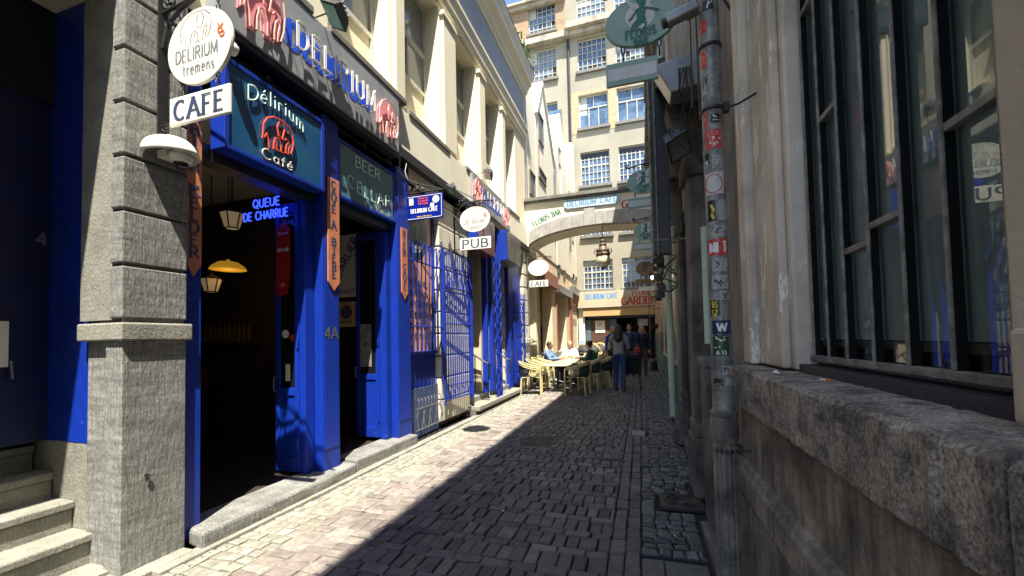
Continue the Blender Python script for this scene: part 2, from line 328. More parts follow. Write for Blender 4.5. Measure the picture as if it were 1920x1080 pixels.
# ------------------------------------------------------------------ lettering
def arc(cx, cy, rx, ry, a0, a1, n=10):
    return [(cx+rx*math.cos(R(a0+(a1-a0)*i/n)), cy+ry*math.sin(R(a0+(a1-a0)*i/n))) for i in range(n+1)]
GL = {
 'A': (.78, [[(0,0),(.36,1)], [(.36,1),(.76,0)], [(.14,.34),(.62,.34)]]),
 'B': (.62, [[(.06,0),(.06,1)], [(.06,1),(.3,1)]+arc(.3,.76,.24,.24,90,-90,8)+[(.06,.52)], [(.3,.52)]+arc(.32,.26,.28,.26,90,-90,8)+[(.06,0)]]),
 'C': (.74, [arc(.42,.5,.38,.5,50,310,14)]),
 'D': (.76, [[(.06,0),(.06,1)], [(.06,1),(.25,1)]+arc(.3,.5,.42,.5,90,-90,12)+[(.06,0)]]),
 'E': (.6, [[(.06,0),(.06,1)], [(.06,1),(.54,1)], [(.06,.52),(.46,.52)], [(.06,0),(.56,0)]]),
 'F': (.56, [[(.06,0),(.06,1)], [(.06,1),(.54,1)], [(.06,.52),(.44,.52)]]),
 'G': (.78, [arc(.42,.5,.38,.5,50,330,14)+[(.74,.45)], [(.5,.45),(.76,.45)]]),
 'H': (.74, [[(.06,0),(.06,1)], [(.68,0),(.68,1)], [(.06,.5),(.68,.5)]]),
 'I': (.2, [[(.1,0),(.1,1)]]),
 'J': (.5, [[(.4,1),(.4,.2)]+arc(.22,.2,.18,.2,0,-170,6)]),
 'K': (.68, [[(.06,0),(.06,1)], [(.62,1),(.08,.46)], [(.26,.6),(.66,0)]]),
 'L': (.56, [[(.06,0),(.06,1)], [(.06,0),(.54,0)]]),
 'M': (.9, [[(.06,0),(.1,1)], [(.1,1),(.45,.1)], [(.45,.1),(.8,1)], [(.8,1),(.84,0)]]),
 'N': (.76, [[(.06,0),(.06,1)], [(.06,1),(.7,0)], [(.7,0),(.7,1)]]),
 'O': (.82, [arc(.41,.5,.36,.5,0,360,18)]),
 'P': (.6, [[(.06,0),(.06,1)], [(.06,1),(.3,1)]+arc(.3,.74,.26,.26,90,-90,8)+[(.06,.48)]]),
 'Q': (.82, [arc(.41,.5,.36,.5,0,360,18), [(.45,.25),(.8,-.15)]]),
 'R': (.66, [[(.06,0),(.06,1)], [(.06,1),(.3,1)]+arc(.3,.75,.25,.25,90,-90,8)+[(.06,.5)], [(.3,.5),(.64,0)]]),
 'S': (.56, [arc(.28,.75,.22,.25,40,270,9)+arc(.28,.25,.24,.25,90,-140,9)]),
 'T': (.64, [[(.32,0),(.32,1)], [(.02,1),(.62,1)]]),
 'U': (.72, [[(.06,1),(.06,.35)]+arc(.36,.32,.3,.32,180,360,10)+[(.66,1)]]),
 'V': (.7, [[(.02,1),(.35,0)], [(.35,0),(.68,1)]]),
 'W': (1.0, [[(.02,1),(.26,0)], [(.26,0),(.5,.9)], [(.5,.9),(.74,0)], [(.74,0),(.98,1)]]),
 'X': (.7, [[(.04,1),(.66,0)], [(.66,1),(.04,0)]]),
 'Y': (.7, [[(.04,1),(.35,.5)], [(.66,1),(.35,.5)], [(.35,.5),(.35,0)]]),
 'Z': (.64, [[(.04,1),(.6,1)], [(.6,1),(.04,0)], [(.04,0),(.6,0)]]),
 '4': (.62, [[(.44,0),(.44,1)], [(.44,1),(.02,.28)], [(.02,.28),(.6,.28)]]),
 '1': (.4, [[(.22,0),(.22,1)], [(.22,1),(.06,.82)]]),
 '3': (.56, [arc(.26,.74,.22,.26,130,-90,9), arc(.26,.25,.25,.27,90,-130,9)]),
 '-': (.4, [[(.06,.5),(.34,.5)]]), '.': (.2, [[(.1,0),(.1,.08)]]), "'": (.2, [[(.1,1),(.08,.8)]]), ' ': (.4, []), '$': (.56, [arc(.28,.75,.22,.25,40,270,9)+arc(.28,.25,.24,.25,90,-140,9), [(.28,-.1),(.28,1.1)]]),
 'e': (.5, [[(.06,.32),(.44,.32)]+arc(.25,.3,.2,.3,10,310,12)]),
 'l': (.2, [[(.1,0),(.1,1)]]), 'i': (.2, [[(.1,0),(.1,.6)], [(.1,.8),(.1,.86)]]),
 'r': (.36, [[(.06,0),(.06,.6)], [(.06,.4)]+arc(.2,.4,.14,.2,150,40,5)]),
 'u': (.48, [[(.06,.6),(.06,.2)]+arc(.23,.2,.17,.2,180,360,8)+[(.4,.6)], [(.4,.6),(.4,0)]]),
 'm': (.72, [[(.06,0),(.06,.6)], [(.06,.4)]+arc(.2,.42,.14,.18,150,0,6)+[(.34,0)], [(.34,.4)]+arc(.48,.42,.14,.18,150,0,6)+[(.62,0)]]),
 'n': (.5, [[(.06,0),(.06,.6)], [(.06,.4)]+arc(.24,.42,.17,.18,150,0,6)+[(.41,0)]]),
 's': (.42, [arc(.2,.45,.15,.15,40,270,7)+arc(.2,.15,.17,.15,90,-140,7)]),
 't': (.4, [[(.18,.85),(.18,.1),(.3,0)], [(.02,.6),(.36,.6)]]),
 'a': (.5, [arc(.24,.3,.19,.3,0,360,12), [(.43,.6),(.43,0)]]), 'f': (.36, [[(.14,0),(.14,.8),(.3,1)], [(.02,.6),(.3,.6)]]),
 'o': (.5, [arc(.24,.3,.2,.3,0,360,12)]), 'c': (.46, [arc(.25,.3,.2,.3,50,310,10)]),
}
GL['É'] = (GL['E'][0], GL['E'][1]+[[(.25,1.12),(.42,1.28)]]); GL['é'] = (GL['e'][0], GL['e'][1]+[[(.22,.75),(.34,.92)]])
GL['À'] = (GL['A'][0], GL['A'][1]+[[(.26,1.28),(.44,1.12)]]); GL['È'] = (GL['E'][0], GL['E'][1]+[[(.2,1.28),(.38,1.12)]])
def layout(text, gap=.14):
    x = 0; out = []
    for ch in text:
        w, st = GL.get(ch, GL.get(ch.upper(), (.4, [])))
        out += [[(x+a, b) for a, b in s] for s in st]; x += w+gap
    return out, x-gap
def text_strokes(text, size, width=None, gap=.14, curve=None, slant=0, vertical=False, center=True):
    """strokes as (u,v) in metres, origin at the centre of the baseline"""
    if vertical:
        out = []; n = len(text)
        for i, ch in enumerate(text):
            st, w = layout(ch); k = (width/w if width and w > .3 else size)
            out += [[((a-w/2)*min(k, size*1.25) , (b-1)*size-i*size*(1+gap)) for a, b in s] for s in st]
        return out
    st, w = layout(text, gap); sx = (width/w) if width else size
    res = []
    for s in st:
        q = []
        for a, b in s:
            u, v = (a-w/2)*sx + slant*b*size, b*size
            if curve: v += curve*(1-(2*u/(w*sx))**2)
            q.append((u, v))
        res.append(q)
    return res
def place(stk, O, U, V): O, U, V = Vector(O), Vector(U), Vector(V); return [[O+U*a+V*b for a, b in s] for s in stk]
def ribbon(mb, strokes, O, U, V, thick, thin=None, serif=0, lift=.0015):
    """painted lettering: mitred strips lying on the plane O,U,V"""
    thin = thin or thick; N = Vector(U).cross(Vector(V)).normalized(); O = Vector(O); U = Vector(U); V = Vector(V); k = 0
    for s in strokes:
        k += 1; off = O + N*(lift + (k % 7)*.0002)
        if len(s) < 2: continue
        L = []; Rr = []
        for i, p in enumerate(s):
            a = Vector(s[max(i-1, 0)]); b = Vector(s[min(i+1, len(s)-1)]); t = b-a
            if t.length < 1e-9: t = Vector((0, 1))
            t.normalize(); nn = Vector((-t.y, t.x)); w = (thin+(thick-thin)*abs(t.y))/2
            p = Vector(p); L.append(p+nn*w); Rr.append(p-nn*w)
        m = len(s)
        mb.add([off+U*p.x+V*p.y for p in L+Rr], [(i, i+m, i+m+1, i+1) for i in range(m-1)])
        if serif:
            for e, q in ((0, 1), (-1, -2)):
                p = Vector(s[e]); d = Vector(s[q])-p
                if abs(d.y) > abs(d.x)*1.2:
                    o2 = off+N*.0003
                    mb.add([o2+U*(p.x+a)+V*(p.y+b) for a, b in ((-serif, -thin*.5), (serif, -thin*.5), (serif, thin*.5), (-serif, thin*.5))], [(0, 1, 2, 3)])
    return mb
def neon(mb, strokes, O, U, V, r, lift=.03, n=6):
    N = Vector(U).cross(Vector(V)).normalized()
    for s in place(strokes, Vector(O)+N*lift, U, V):
        if len(s) > 1: mb.tube(s, r, n)
    return mb
ELE = [(.02,.35),(.04,.62),(.16,.84),(.36,.97),(.6,1),(.82,.95),(.96,.78),(1,.55),(.97,.32),(.9,.14),(.82,.1),(.83,.22),(.87,.36),(.84,.46),(.77,.36),(.74,.2),(.74,.08),(.58,.06),(.58,.26),(.5,.42),(.4,.38),(.35,.2),(.34,.02),(.2,0),(.19,.2),(.13,.38),(.05,.22),(0,.18)]
ELE_IN = [[(.52,.92),(.46,.72),(.5,.5),(.62,.44),(.66,.6),(.7,.78),(.62,.92)], [(.78,.72),(.82,.74)], [(.84,.46),(.74,.52),(.7,.46)], [(.4,.38),(.42,.2),(.44,.06),(.56,.06)]]
def ele(w, h): return [(a*w-w/2, b*h) for a, b in ELE]
def ele_in(w, h): return [[(a*w-w/2, b*h) for a, b in s] for s in ELE_IN]
XF = ((0, 1, 0), (0, 0, 1))      # lies on a wall facing +x, read from the street
YF = ((1, 0, 0), (0, 0, 1))      # lies on a plane facing -y (towards the camera)

# ================================================================== GROUND
def gz(y): return 0 if y < 10 else .02*(y-10)
g = MB()
ys = [-6, 10, 14, 18, 24, 60]
for a, b in zip(ys, ys[1:]): g.poly([(-40, a, gz(a)-.03), (40, a, gz(a)-.03), (40, b, gz(b)-.03), (-40, b, gz(b)-.03)])
tag(MB().poly([(-3.1, .9, -.012), (-2.04, .9, -.012), (-2.04, 10, -.012), (-3.1, 10, -.012)]).build('sunlit_joint_bed', mat('sunlit_joint_sand', (.24, .21, .16), (.17, .15, .115), 12, .95, bump=.6)), kind='structure')  # joints paler along the sunlit strip, sunlight put into their colour
JOINT = mat('shade_dark_joint_soil', (.026, .024, .023), (.014, .013, .013), 8, .95, bump=.5)  # joints blackened to carry the shade of the lane in their colour
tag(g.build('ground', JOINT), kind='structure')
CAMH = 1.5
def paver(mb, x0, x1, y0, y1, tone, h=.0, ch=.0075, jit=.004):
    z = gz((y0+y1)/2)+h+random.uniform(-jit, jit)+.008*math.sin(x0*2.1+y0*.7)*math.sin(y0*1.3)
    if random.random() < .012: z -= random.uniform(.006, .015)
    tx, ty = random.uniform(-1, 1)*jit*.7, random.uniform(-1, 1)*jit*.7
    q = lambda: random.uniform(-.006, .006)
    o = [(x0+q(), y0+q()), (x1+q(), y0+q()), (x1+q(), y1+q()), (x0+q(), y1+q())]
    c = ((x0+x1)/2, (y0+y1)/2)
    i_ = [(c[0]+(a-c[0])*(1-2*ch/max(x1-x0, .03)), c[1]+(b-c[1])*(1-2*ch/max(y1-y0, .03))) for a, b in o]
    sg = [(-1, -1), (1, -1), (1, 1), (-1, 1)]
    k = len(mb.v)
    mb.v += [(a, b, z-.035) for a, b in o]+[(a, b, z-.007+tx*s[0]+ty*s[1]) for (a, b), s in zip(o, sg)]+[(a, b, z+tx*s[0]+ty*s[1]) for (a, b), s in zip(i_, sg)]
    f = [(8, 9, 10, 11)]+[(j, (j+1) % 4, 4+(j+1) % 4, 4+j) for j in range(4)]+[(4+j, 4+(j+1) % 4, 8+(j+1) % 4, 8+j) for j in range(4)]
    mb.f += [tuple(k+t for t in x) for x in f]; mb.tone += [tone]*9
def holes(x, y):
    if (x+1.47)**2+((y-5.85))**2 < .33**2: return True
    if .10 < x < .5 and 3.82 < y < 4.2: return True
    if -.19 < x < .02 and 6.5 < y < 6.84: return True
    return False
field = MB(); y = 1.0; row = 0
while y < 23.4:
    thick = row % 2 == 0
    if y > 12: thick = True
    d = .185 if thick else .098
    x = -2.03-random.uniform(0, .08)
    skew = .02*math.sin(y*1.3)
    while x < -.27:
        w = (.098 if random.random() < .8 else .13) if thick else random.choice((.19, .2, .2, .16))
        w = min(w, -.255-x) if -.255-x < w+.04 else w
        if not holes(x+w/2, y+d/2): paver(field, x+.0035, x+w-.004, y+.004+skew, y+d-.004+skew, min(1, max(0, random.gauss(.45, .24))))
        x += w
    y += d; row += 1
for bx in (-.255, -.15):                      # two courses laid lengthwise
    y = 1.0+random.random()*.1
    while y < 23.4:
        d = random.uniform(.18, .21)
        if not holes(bx+.05, y+d/2): paver(field, bx+.004, bx+.1, y+.005, y+d-.006, random.gauss(.5, .15))
        y += d
tag(field.build('brick_paving', paver_mat('street_brick', [(.048, .045, .05), (.088, .08, .086), (.125, .112, .115), (.19, .172, .168)], .6, .6)), kind='structure')
pink = MB(); y = 1.0
while y < 23.4:
    d = random.choice((.1, .2, .1, .1)); x = -2.6
    while x < -2.06:
        w = .2 if d == .1 else .1
        w = min(w, -2.03-x)
        paver(pink, x+.004, x+w-.005, y+.005, y+d-.005, random.gauss(.5, .25)); x += w
    y += d
tag(pink.build('pink_brick_paving', paver_mat('pink_brick', [(.14, .115, .10), (.19, .16, .14), (.24, .205, .18), (.29, .26, .225)], .5)), kind='structure')
cob = MB(); y = 1.0
while y < 23.4:
    d = random.uniform(.09, .115); x = -3.04+random.uniform(-.03, 0)
    while x < -2.63:
        w = random.uniform(.09, .125); w = min(w, -2.6-x)
        if w > .04: paver(cob, x+.006, x+w-.006, y+.006, y+d-.006, random.gauss(.5, .2), ch=.018)
        x += w
    y += d
tag(cob.build('pale_sett_paving', paver_mat('pale_sett', [(.18, .172, .14), (.23, .22, .18), (.28, .267, .22), (.34, .325, .27)], .6)), kind='structure')
cob = MB(); y = 1.0
while y < 23.4:
    d = random.uniform(.07, .1); x = -.045+random.uniform(0, .01)
    xe = .38 if y < 4.5 else (.5 if y < 8.4 else .62)
    if y > 3.0 or y < 2.2:
        while x < xe-.04:
            w = random.uniform(.08, .125); w = min(w, xe-x)
            if not holes(x+w/2, y+d/2): paver(cob, x+.005, x+w-.005, y+.005, y+d-.005, random.gauss(.45, .22), ch=.016, jit=.006)
            x += w
    y += d
for i, (x0, x1) in enumerate(((-.04, .1), (.106, .37))): paver(cob, x0, x1, 2.25, 2.95, .6, ch=.006, jit=.001)
tag(cob.build('dark_sett_paving', paver_mat('dark_sett', [(.04, .042, .048), (.075, .078, .085), (.11, .112, .12), (.16, .16, .165)], .7, .5)), kind='structure')
# kerbs
k = MB(); y = 1.9
while y < 10.5:
    d = random.uniform(.8, 1.1); k.box(-3.16, -3.045, y+.003, min(10.5, y+d)-.003, -.05, .018+random.uniform(0, .004)); y += d
tag(k.build('left_kerb', STONEL, bevel=.006), kind='structure')
k = MB()
k.prism([(.39, 1.5, -.05), (.40, 3.55, -.05), (.52, 3.6, -.05), (.52, 1.5, -.05)], (0, 0, .09))
k.prism([(.51, 3.62, -.05), (.51, 8.4, -.05), (.66, 8.4, -.05), (.66, 3.62, -.05)], (0, 0, .10))
k.prism([(.62, 8.42, -.05), (.62, 23, .2), (.9, 23, .2), (.9, 8.42, -.05)], (0, 0, .12))
tag(k.build('right_kerb', SILLST, bevel=.008), kind='structure')
# covers in the paving
t = thing('manhole_cover', 'round dark iron manhole cover patterned with small blocks in the brick street', 'manhole cover', (-1.47, 5.85, 0))
MB().lathe((-1.47, 5.85, -.03), [(.32, 0), (.33, .03), (.29, .034), (.288, .028), (.01, .03)], 40).build('cover', MANH, t)
m = MB()
for rr_ in (.07, .13, .19, .25):
    n_ = int(rr_*2*math.pi/.06)
    for i in range(n_):
        a = 2*math.pi*i/n_; m.obox((-1.47+rr_*math.cos(a), 5.85+rr_*math.sin(a), .004), (.02*math.cos(a), .02*math.sin(a), 0), (-.021*math.sin(a), .021*math.cos(a), 0), (0, 0, .004))
m.build('raised_stud', MANH, t, label='rings of raised square studs')
t = thing('drain_cover', 'square iron drain cover with curved ribs set in the dark setts', 'drain cover', (.30, 4.01, 0))
m = MB(); m.box(.12, .48, 3.84, 4.18, -.02, .006)
for a, b, c, d in ((.12, .48, 3.84, 3.86), (.12, .48, 4.16, 4.18), (.12, .14, 3.86, 4.16), (.46, .48, 3.86, 4.16)): m.box(a, b, c, d, .006, .014)
m.build('frame', MANH, t, bevel=.002)
m = MB()
for r_ in (.05, .08, .11, .14): m.tube([(.30+r_*math.cos(R(a)), 4.01+r_*math.sin(R(a)), .009) for a in range(0, 360, 15)], .006, 5, closed=True)
for a in range(0, 360, 30): m.tube([(.30+.05*math.cos(R(a)), 4.01+.05*math.sin(R(a)), .009), (.30+.14*math.cos(R(a+12)), 4.01+.14*math.sin(R(a+12)), .009)], .004, 5)
m.build('rib', MANH, t, label='curved raised ribs')
m = MB(); m.box(-.18, .01, 6.52, 6.82, -.02, .006); tag(m.build('access_slab', CONC, bevel=.006), 'small pale square access slab between brick bands', 'slab')
m = MB(); m.box(-2.62, -2.36, 3.86, 4.42, -.02, .008); tag(m.build('utility_plate', STONEL, bevel=.004), 'narrow rectangular stone utility cover in the sunlit pink bricks', 'utility cover')

# ================================================================== CAFE BUILDING (left)
cafe = thing('cafe_building', 'cream rendered cafe building with blue ground floor shopfront and tall recessed windows', 'building', (-3.3, 7, 0))
UX = -3.3                                             # upper wall face
wins = [(2.15, 3.3), (3.72, 4.95), (5.3, 6.48), (7.1, 8.2), (8.65, 9.75), (10.1, 11.1)]
WZ0, WZ1 = 5.02, 7.5
m = MB()
edges = [-4.0]+[v for w in wins for v in w]+[12.15]
for a, b in zip(edges[0::2], edges[1::2]): m.box(-3.75, UX, a, b, 4.0, WZ1)         # piers
for a, b in wins: m.box(-3.75, UX, a, b, 4.0, WZ0)
m.box(-3.75, UX, -4, 12.15, WZ1, 9.9)
m.box(-9, -3.752, -4, 12.15, 4.0, 4.15)                                              # slab and shell
m.box(-9, -3.752, -4, 12.15, 9.7, 9.9)
m.box(-9, -8.9, -4, 12.15, 0, 3.998)
m.box(-9, -3.752, -4.1, -4, 0, 9.9); m.box(-9, -3.752, 12.05, 12.15, 0, 9.69)
m.build('wall', CREAM, cafe, bevel=.008)
m = MB()
for a, b in zip(edges[0::2], edges[1::2]):
    if a < 0 or b > 12: continue
    m = MB(); m.box(UX, UX+.07, a+.06, b-.06, 4.98, 7.36); m.box(UX, UX+.10, a+.02, b-.02, 7.36, 7.41); m.box(UX, UX+.085, a+.04, b-.04, 7.41, 7.46)
    m.build('pilaster', CREAM, cafe, bevel=.006)
def cornice(prof, y0, y1, name, mt):
    m = MB(); m.prism([(UX+x, y0, z) for x, z in prof][::-1], (0, y1-y0, 0)); return m.build(name, mt, cafe)
cornice([(0, 7.62), (.05, 7.62), (.05, 7.74), (.08, 7.76), (.08, 7.9), (.10, 7.94), (.12, 8.0), (.12, 8.06), (0, 8.1)], -4, 12.2, 'architrave', CREAM)
cornice([(0, 9.05), (.04, 9.05), (.05, 9.12), (.10, 9.16), (.13, 9.26), (.2, 9.34), (.27, 9.38), (.27, 9.5), (.32, 9.58), (.36, 9.66), (.36, 9.7), (.2, 9.76), (0, 9.8)], -4, 12.25, 'crown_cornice', CREAM)
m = MB(); m.box(UX, UX+.012, -4, 12.15, 8.101, 9.049); m.build('frieze', mat('shade_blue_frieze', (.42, .45, .47), (.36, .40, .42), 1.5, .8, streak=.3), cafe)  # bluish grey tone holds the shade below the crown cornice
m = MB(); m.prism([(UX+.37, -4, 9.702), (UX+.37, 12.27, 9.702), (-3.75, 12.27, 10.1), (-3.75, -4, 10.1)], (0, 0, .03)); m.build('roof', BLACKP, cafe)
m = MB(); m.box(UX+.001, UX+.065, 4.93, 12.14, 4.28, 4.90); m.build('frieze', FRIEZE, cafe, bevel=.004, label='plain grey band right of the neon board')
m = MB(); m.box(UX+.001, UX+.11, 4.9, 12.14, 4.14, 4.28); m.build('beam', BLACKP, cafe)
# sills under the upper windows (weathered slate)
for (a, b) in [(2.45, 3.35), (3.6, 5.12), (5.33, 6.7), (7.45, 8.3), (8.5, 9.6), (10.2, 11.2)]:
    m = MB(); m.box(UX, UX+(.172 if b < 5.2 else .085), a, b, 4.90, 4.98); m.build('sill', ROOFED, cafe, bevel=.01)
# windows: recessed frame, glass and blind lower panel
for i, (a, b) in enumerate(wins):
    X = -3.62
    fr = MB(); t_ = .05
    zt = 6.55
    for (p, q, r, s) in ((a, a+t_, WZ0, WZ1), (b-t_, b, WZ0, WZ1), (a+t_, b-t_, WZ1-t_, WZ1), (a+t_, b-t_, WZ0, WZ0+t_), (a+t_, b-t_, zt, zt+.09), (a+t_, b-t_, 5.85, 5.92)): fr.box(X, X+.05, p, q, r, s)
    fr.box(X, X+.045, (a+b)/2-.02, (a+b)/2+.02, 5.92, zt)
    w = fr.build('window', WINFR, cafe, bevel=.004)
    MB().poly([(X+.015, a+.05, 5.92), (X+.015, b-.05, 5.92), (X+.015, b-.05, WZ1-.05), (X+.015, a+.05, WZ1-.05)]).build('pane', mat('grey_window_pane', (.30, .32, .28), (.22, .24, .22), 1, .1), w)
    MB().box(X, X+.02, a+.051, b-.051, WZ0+.051, 5.849).build('blind_panel', CREAM, w)
    if i == 3:
        MB().lathe((X+.03, a+.45, 6.9), [(.23, 0), (.23, .05), (.17, .05), (.17, .03), (.05, .03), (.05, .06), (.0, .06)], 28, 'x').build('fan', BLACKP, w)
# ground floor, left of the cafe door: doorway number 4
# big stone pilaster
m = MB()
m.box(-3.65, -3.26, 1.85, 2.185, 0, 4.1)
m.build('pilaster', STONEL, cafe, label='grey stone pilaster core beside the entrance')
m = MB(); m.box(-3.26, -3.235, 1.79, 2.185, .02, 1.54); m.box(-3.64, -3.26, 1.82, 1.85, .02, 1.54); m.box(-3.40, -3.26, 1.79, 1.82, .0, 1.54)
m.build('pilaster_base', STONE, cafe, bevel=.006)
m = MB(); m.box(-3.66, -3.205, 1.765, 2.215, 1.54, 1.66); m.build('pilaster_ledge', STONEL, cafe, bevel=.012)
m = MB(); z = 1.69
while z < 4.4:
    m.box(-3.34, -3.22, 1.775, 2.18, z, z+.342); z += .365
m.build('rusticated_block', STONE, cafe, bevel=.009, label='rusticated grey blocks of the pilaster')
m = MB(); m.box(-3.26, -3.245, 1.80, 2.165, 1.66, 4.5); m.box(-3.67, -3.34, 1.79, 1.86, 1.68, 4.9); m.build('pilaster_joint', DARKST if 0 else STONEL, cafe)
m = MB(); m.tube([(-3.24, 1.93, .63), (-3.218, 1.93, .63)], .009, 8); m.tube([(-3.222, 1.935+.014*math.cos(a), .608+.024*math.sin(a)) for a in [R(x) for x in range(0, 360, 30)]], .003, 6, closed=True)
tag(m.build('tether_ring', BLACK), 'small iron ring fixed low in the stone pilaster', 'iron ring')
# recess of doorway 4
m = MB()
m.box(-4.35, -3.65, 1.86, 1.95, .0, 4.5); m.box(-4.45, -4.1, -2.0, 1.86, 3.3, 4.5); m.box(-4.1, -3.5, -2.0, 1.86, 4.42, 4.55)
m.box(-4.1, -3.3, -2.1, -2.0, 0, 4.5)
m.box(-4.35, -3.3, -2.0, -.2, 0, 4.5)  # near jamb, out of view, added to darken the recess
m.build('door_recess', mat('shade_dark_recess', (.012, .012, .015), (.008, .008, .01), 3, .9), cafe)  # recess walls coloured near black to hold the doorway shade
m = MB(); m.box(-3.75, -3.08, -2.6, 1.86, 4.98, 5.14); m.build('shade_hood', ROOFED, cafe, bevel=.01)  # hood out of view, added to cast the slanting shade line on the reveal
m = MB(); m.box(-4.30, -3.645, 1.838, 1.8595, 0, .838); m.build('side_wall', STONEL, cafe)
m = MB(); m.box(-4.30, -3.66, 1.835, 1.858, .84, 4.4); m.build('door_lining', BLUE, cafe)
d4 = MB(); d4.box(-4.18, -4.12, .95, 1.834, .84, 4.4)
for z0, z1 in ((.95, 1.75), (2.0, 3.1)):
    d4.box(-4.12, -4.105, 1.0, 1.02, z0, z1); d4.box(-4.12, -4.105, 1.55, 1.57, z0, z1); d4.box(-4.12, -4.105, 1.02, 1.55, z0, z0+.02); d4.box(-4.12, -4.105, 1.02, 1.55, z1-.02, z1)
d4 = d4.build('door', DBLUE, cafe, bevel=.004, label='dark blue door in the shaded doorway on the left')
ribbon(MB(), text_strokes('4', .09), (-4.119, 1.79, 2.25), *XF, .016).build('house_number', METALG, d4)
m = MB(); m.box(-4.103, -4.10, 1.33, 1.63, 1.38, 1.69); pst = m.build('notice', WHITE, d4)
m = MB(); m.lathe((-4.0999, 1.53, 1.53), [(.062, 0), (.062, .001), (.0, .001)], 24, 'x'); m.build('red_dot', REDINK, d4)
MB().tube([(-4.09, 1.64, 1.5-.2), (-4.07, 1.64, 1.3), (-4.09, 1.64, 1.42)], .008).build('handle', METALG, d4)
# steps of doorway 4
st = thing('stone_steps', 'worn grey stone steps climbing to the shaded blue doorway', 'steps', (-3.8, 1, 0))
for i, (x, z0, z1) in enumerate(((-3.34, 0, .05), (-3.57, .0, .25), (-3.79, .0, .44), (-4.02, .0, .62), (-4.24, .0, .80))):
    m = MB(); m.box(-4.6, x-.02, -2.0, 1.845-.004*i, z0, z1-.055); m.box(-4.6, x, -2.0, 1.848-.004*i, z1-.052, z1)
    m.build('step', STONEL, st, bevel=.010)

# shopfront: posts, doors, transoms
m = MB(); m.box(-3.48, -3.28, 2.186, 2.325, .05, 4.05); m.build('door_post', BLUE, cafe, bevel=.004)
def post(y0, y1, z0, z1, x0=-3.42, x1=-3.25):
    m = MB(); m.box(x0, x1, y0, y1, z0, z1); m.box(x1, x1+.006, y0+.02, y1-.02, z0+.25, z1-.2); return m.build('door_post', BLUE, cafe, bevel=.005)
post(3.58, 3.83, .10, 4.0); post(5.0, 5.33, .12, 4.0)
m = MB(); m.box(-3.5, -3.30, 2.2, 5.4, 3.98, 4.14); m.box(-3.30, -3.16, 2.36, 4.93, 4.06, 4.12)
for y_ in (2.5, 2.95, 3.68, 4.35, 4.85): m.lathe((-3.298, y_, 4.03), [(.035, 0), (.035, .01), (.015, .02), (0, .02)], 12, 'x')
m.build('beam', BLACKP, cafe, label='black painted iron beam with rosettes under the sign board')
m = MB(); m.box(-3.5, -3.33, 2.36, 3.6, 3.02, 3.14); m.box(-3.48, -3.34, 3.83, 5.0, 3.06, 3.16); m.build('transom_bar', BLACKP, cafe)
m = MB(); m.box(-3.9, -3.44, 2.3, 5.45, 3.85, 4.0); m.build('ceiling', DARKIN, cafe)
# door leaf 1, folded open, perpendicular to the front
def leaf(y, x0, x1, z0, z1, zp, zpt=None):
    m = MB(); s_ = .055; yt = .045
    m.box(x0, x0+s_, y, y+yt, z0, z1); m.box(x1-s_, x1, y, y+yt, z0, z1); m.box(x0+s_, x1-s_, y, y+yt, z0, z0+.14); m.box(x0+s_, x1-s_, y, y+yt, z1-.1, z1); m.box(x0+s_, x1-s_, y, y+yt, zp-.05, zp+.03)
    m.box(x0+s_, x1-s_, y+.015, y+yt-.01, z0+.14, zp-.05)
    d = m.build('door', BLUE, cafe, bevel=.004)
    MB().box(x0+s_, x1-s_, y+.02, y+.026, zp+.03, z1-.1).build('pane', TEALDK, d)
    MB().tube([(x0+.02, y, 1.0), (x0+.02, y-.04, 1.0), (x0+.02, y-.04, 1.14), (x0+.02, y, 1.14)], .009).build('handle', METALG, d)
    h = MB()
    for z_ in (.45, 1.5, 2.6): h.tube([(x1-.005, y-.01, z_-.05), (x1-.005, y-.01, z_+.05)], .011)
    h.build('hinge', BLUE, d)
    return d
TEALDK = mat('dark_door_glass', (.008, .009, .011), (.012, .013, .016), 2, .06)
l1 = leaf(3.43, -3.74, -3.43, .16, 3.0, 1.0)
m = MB(); m.box(-3.44, -3.36, 3.45, 3.57, .14, 3.05); m.build('door_jamb', BLUE, cafe, bevel=.004)
l2 = leaf(4.86, -3.84, -3.47, .18, 3.03, 1.02)
m = MB(); m.box(-3.47, -3.36, 4.88, 4.99, .16, 3.05); m.build('door_jamb', BLUE, cafe, bevel=.004)
# stickers on the leaf glass
for (x, z, r_, mt) in ((-3.62, 1.6, .045, WHITE), (-3.53, 1.56, .035, REDINK)):
    MB().lathe((x, 3.448, z), [(r_, 0), (r_, -.002), (0, -.002)], 20, 'y').build('sticker', mt, l1)
MB().box(-3.62, -3.56, 3.446, 3.448, 1.10, 1.28).build('sticker', WHITE, l1)
m = MB(); m.box(-3.80, -3.60, 4.876, 4.879, 1.15, 1.75); p_ = m.build('flyer', mat('pale_blue_flyer', (.25, .33, .33), (.2, .1, .1), 14, .5), l2)
ribbon(MB(), text_strokes('4A', .13), (-3.243, 3.7, 1.54), *XF, .026, .016).build('house_number', METALG, cafe)
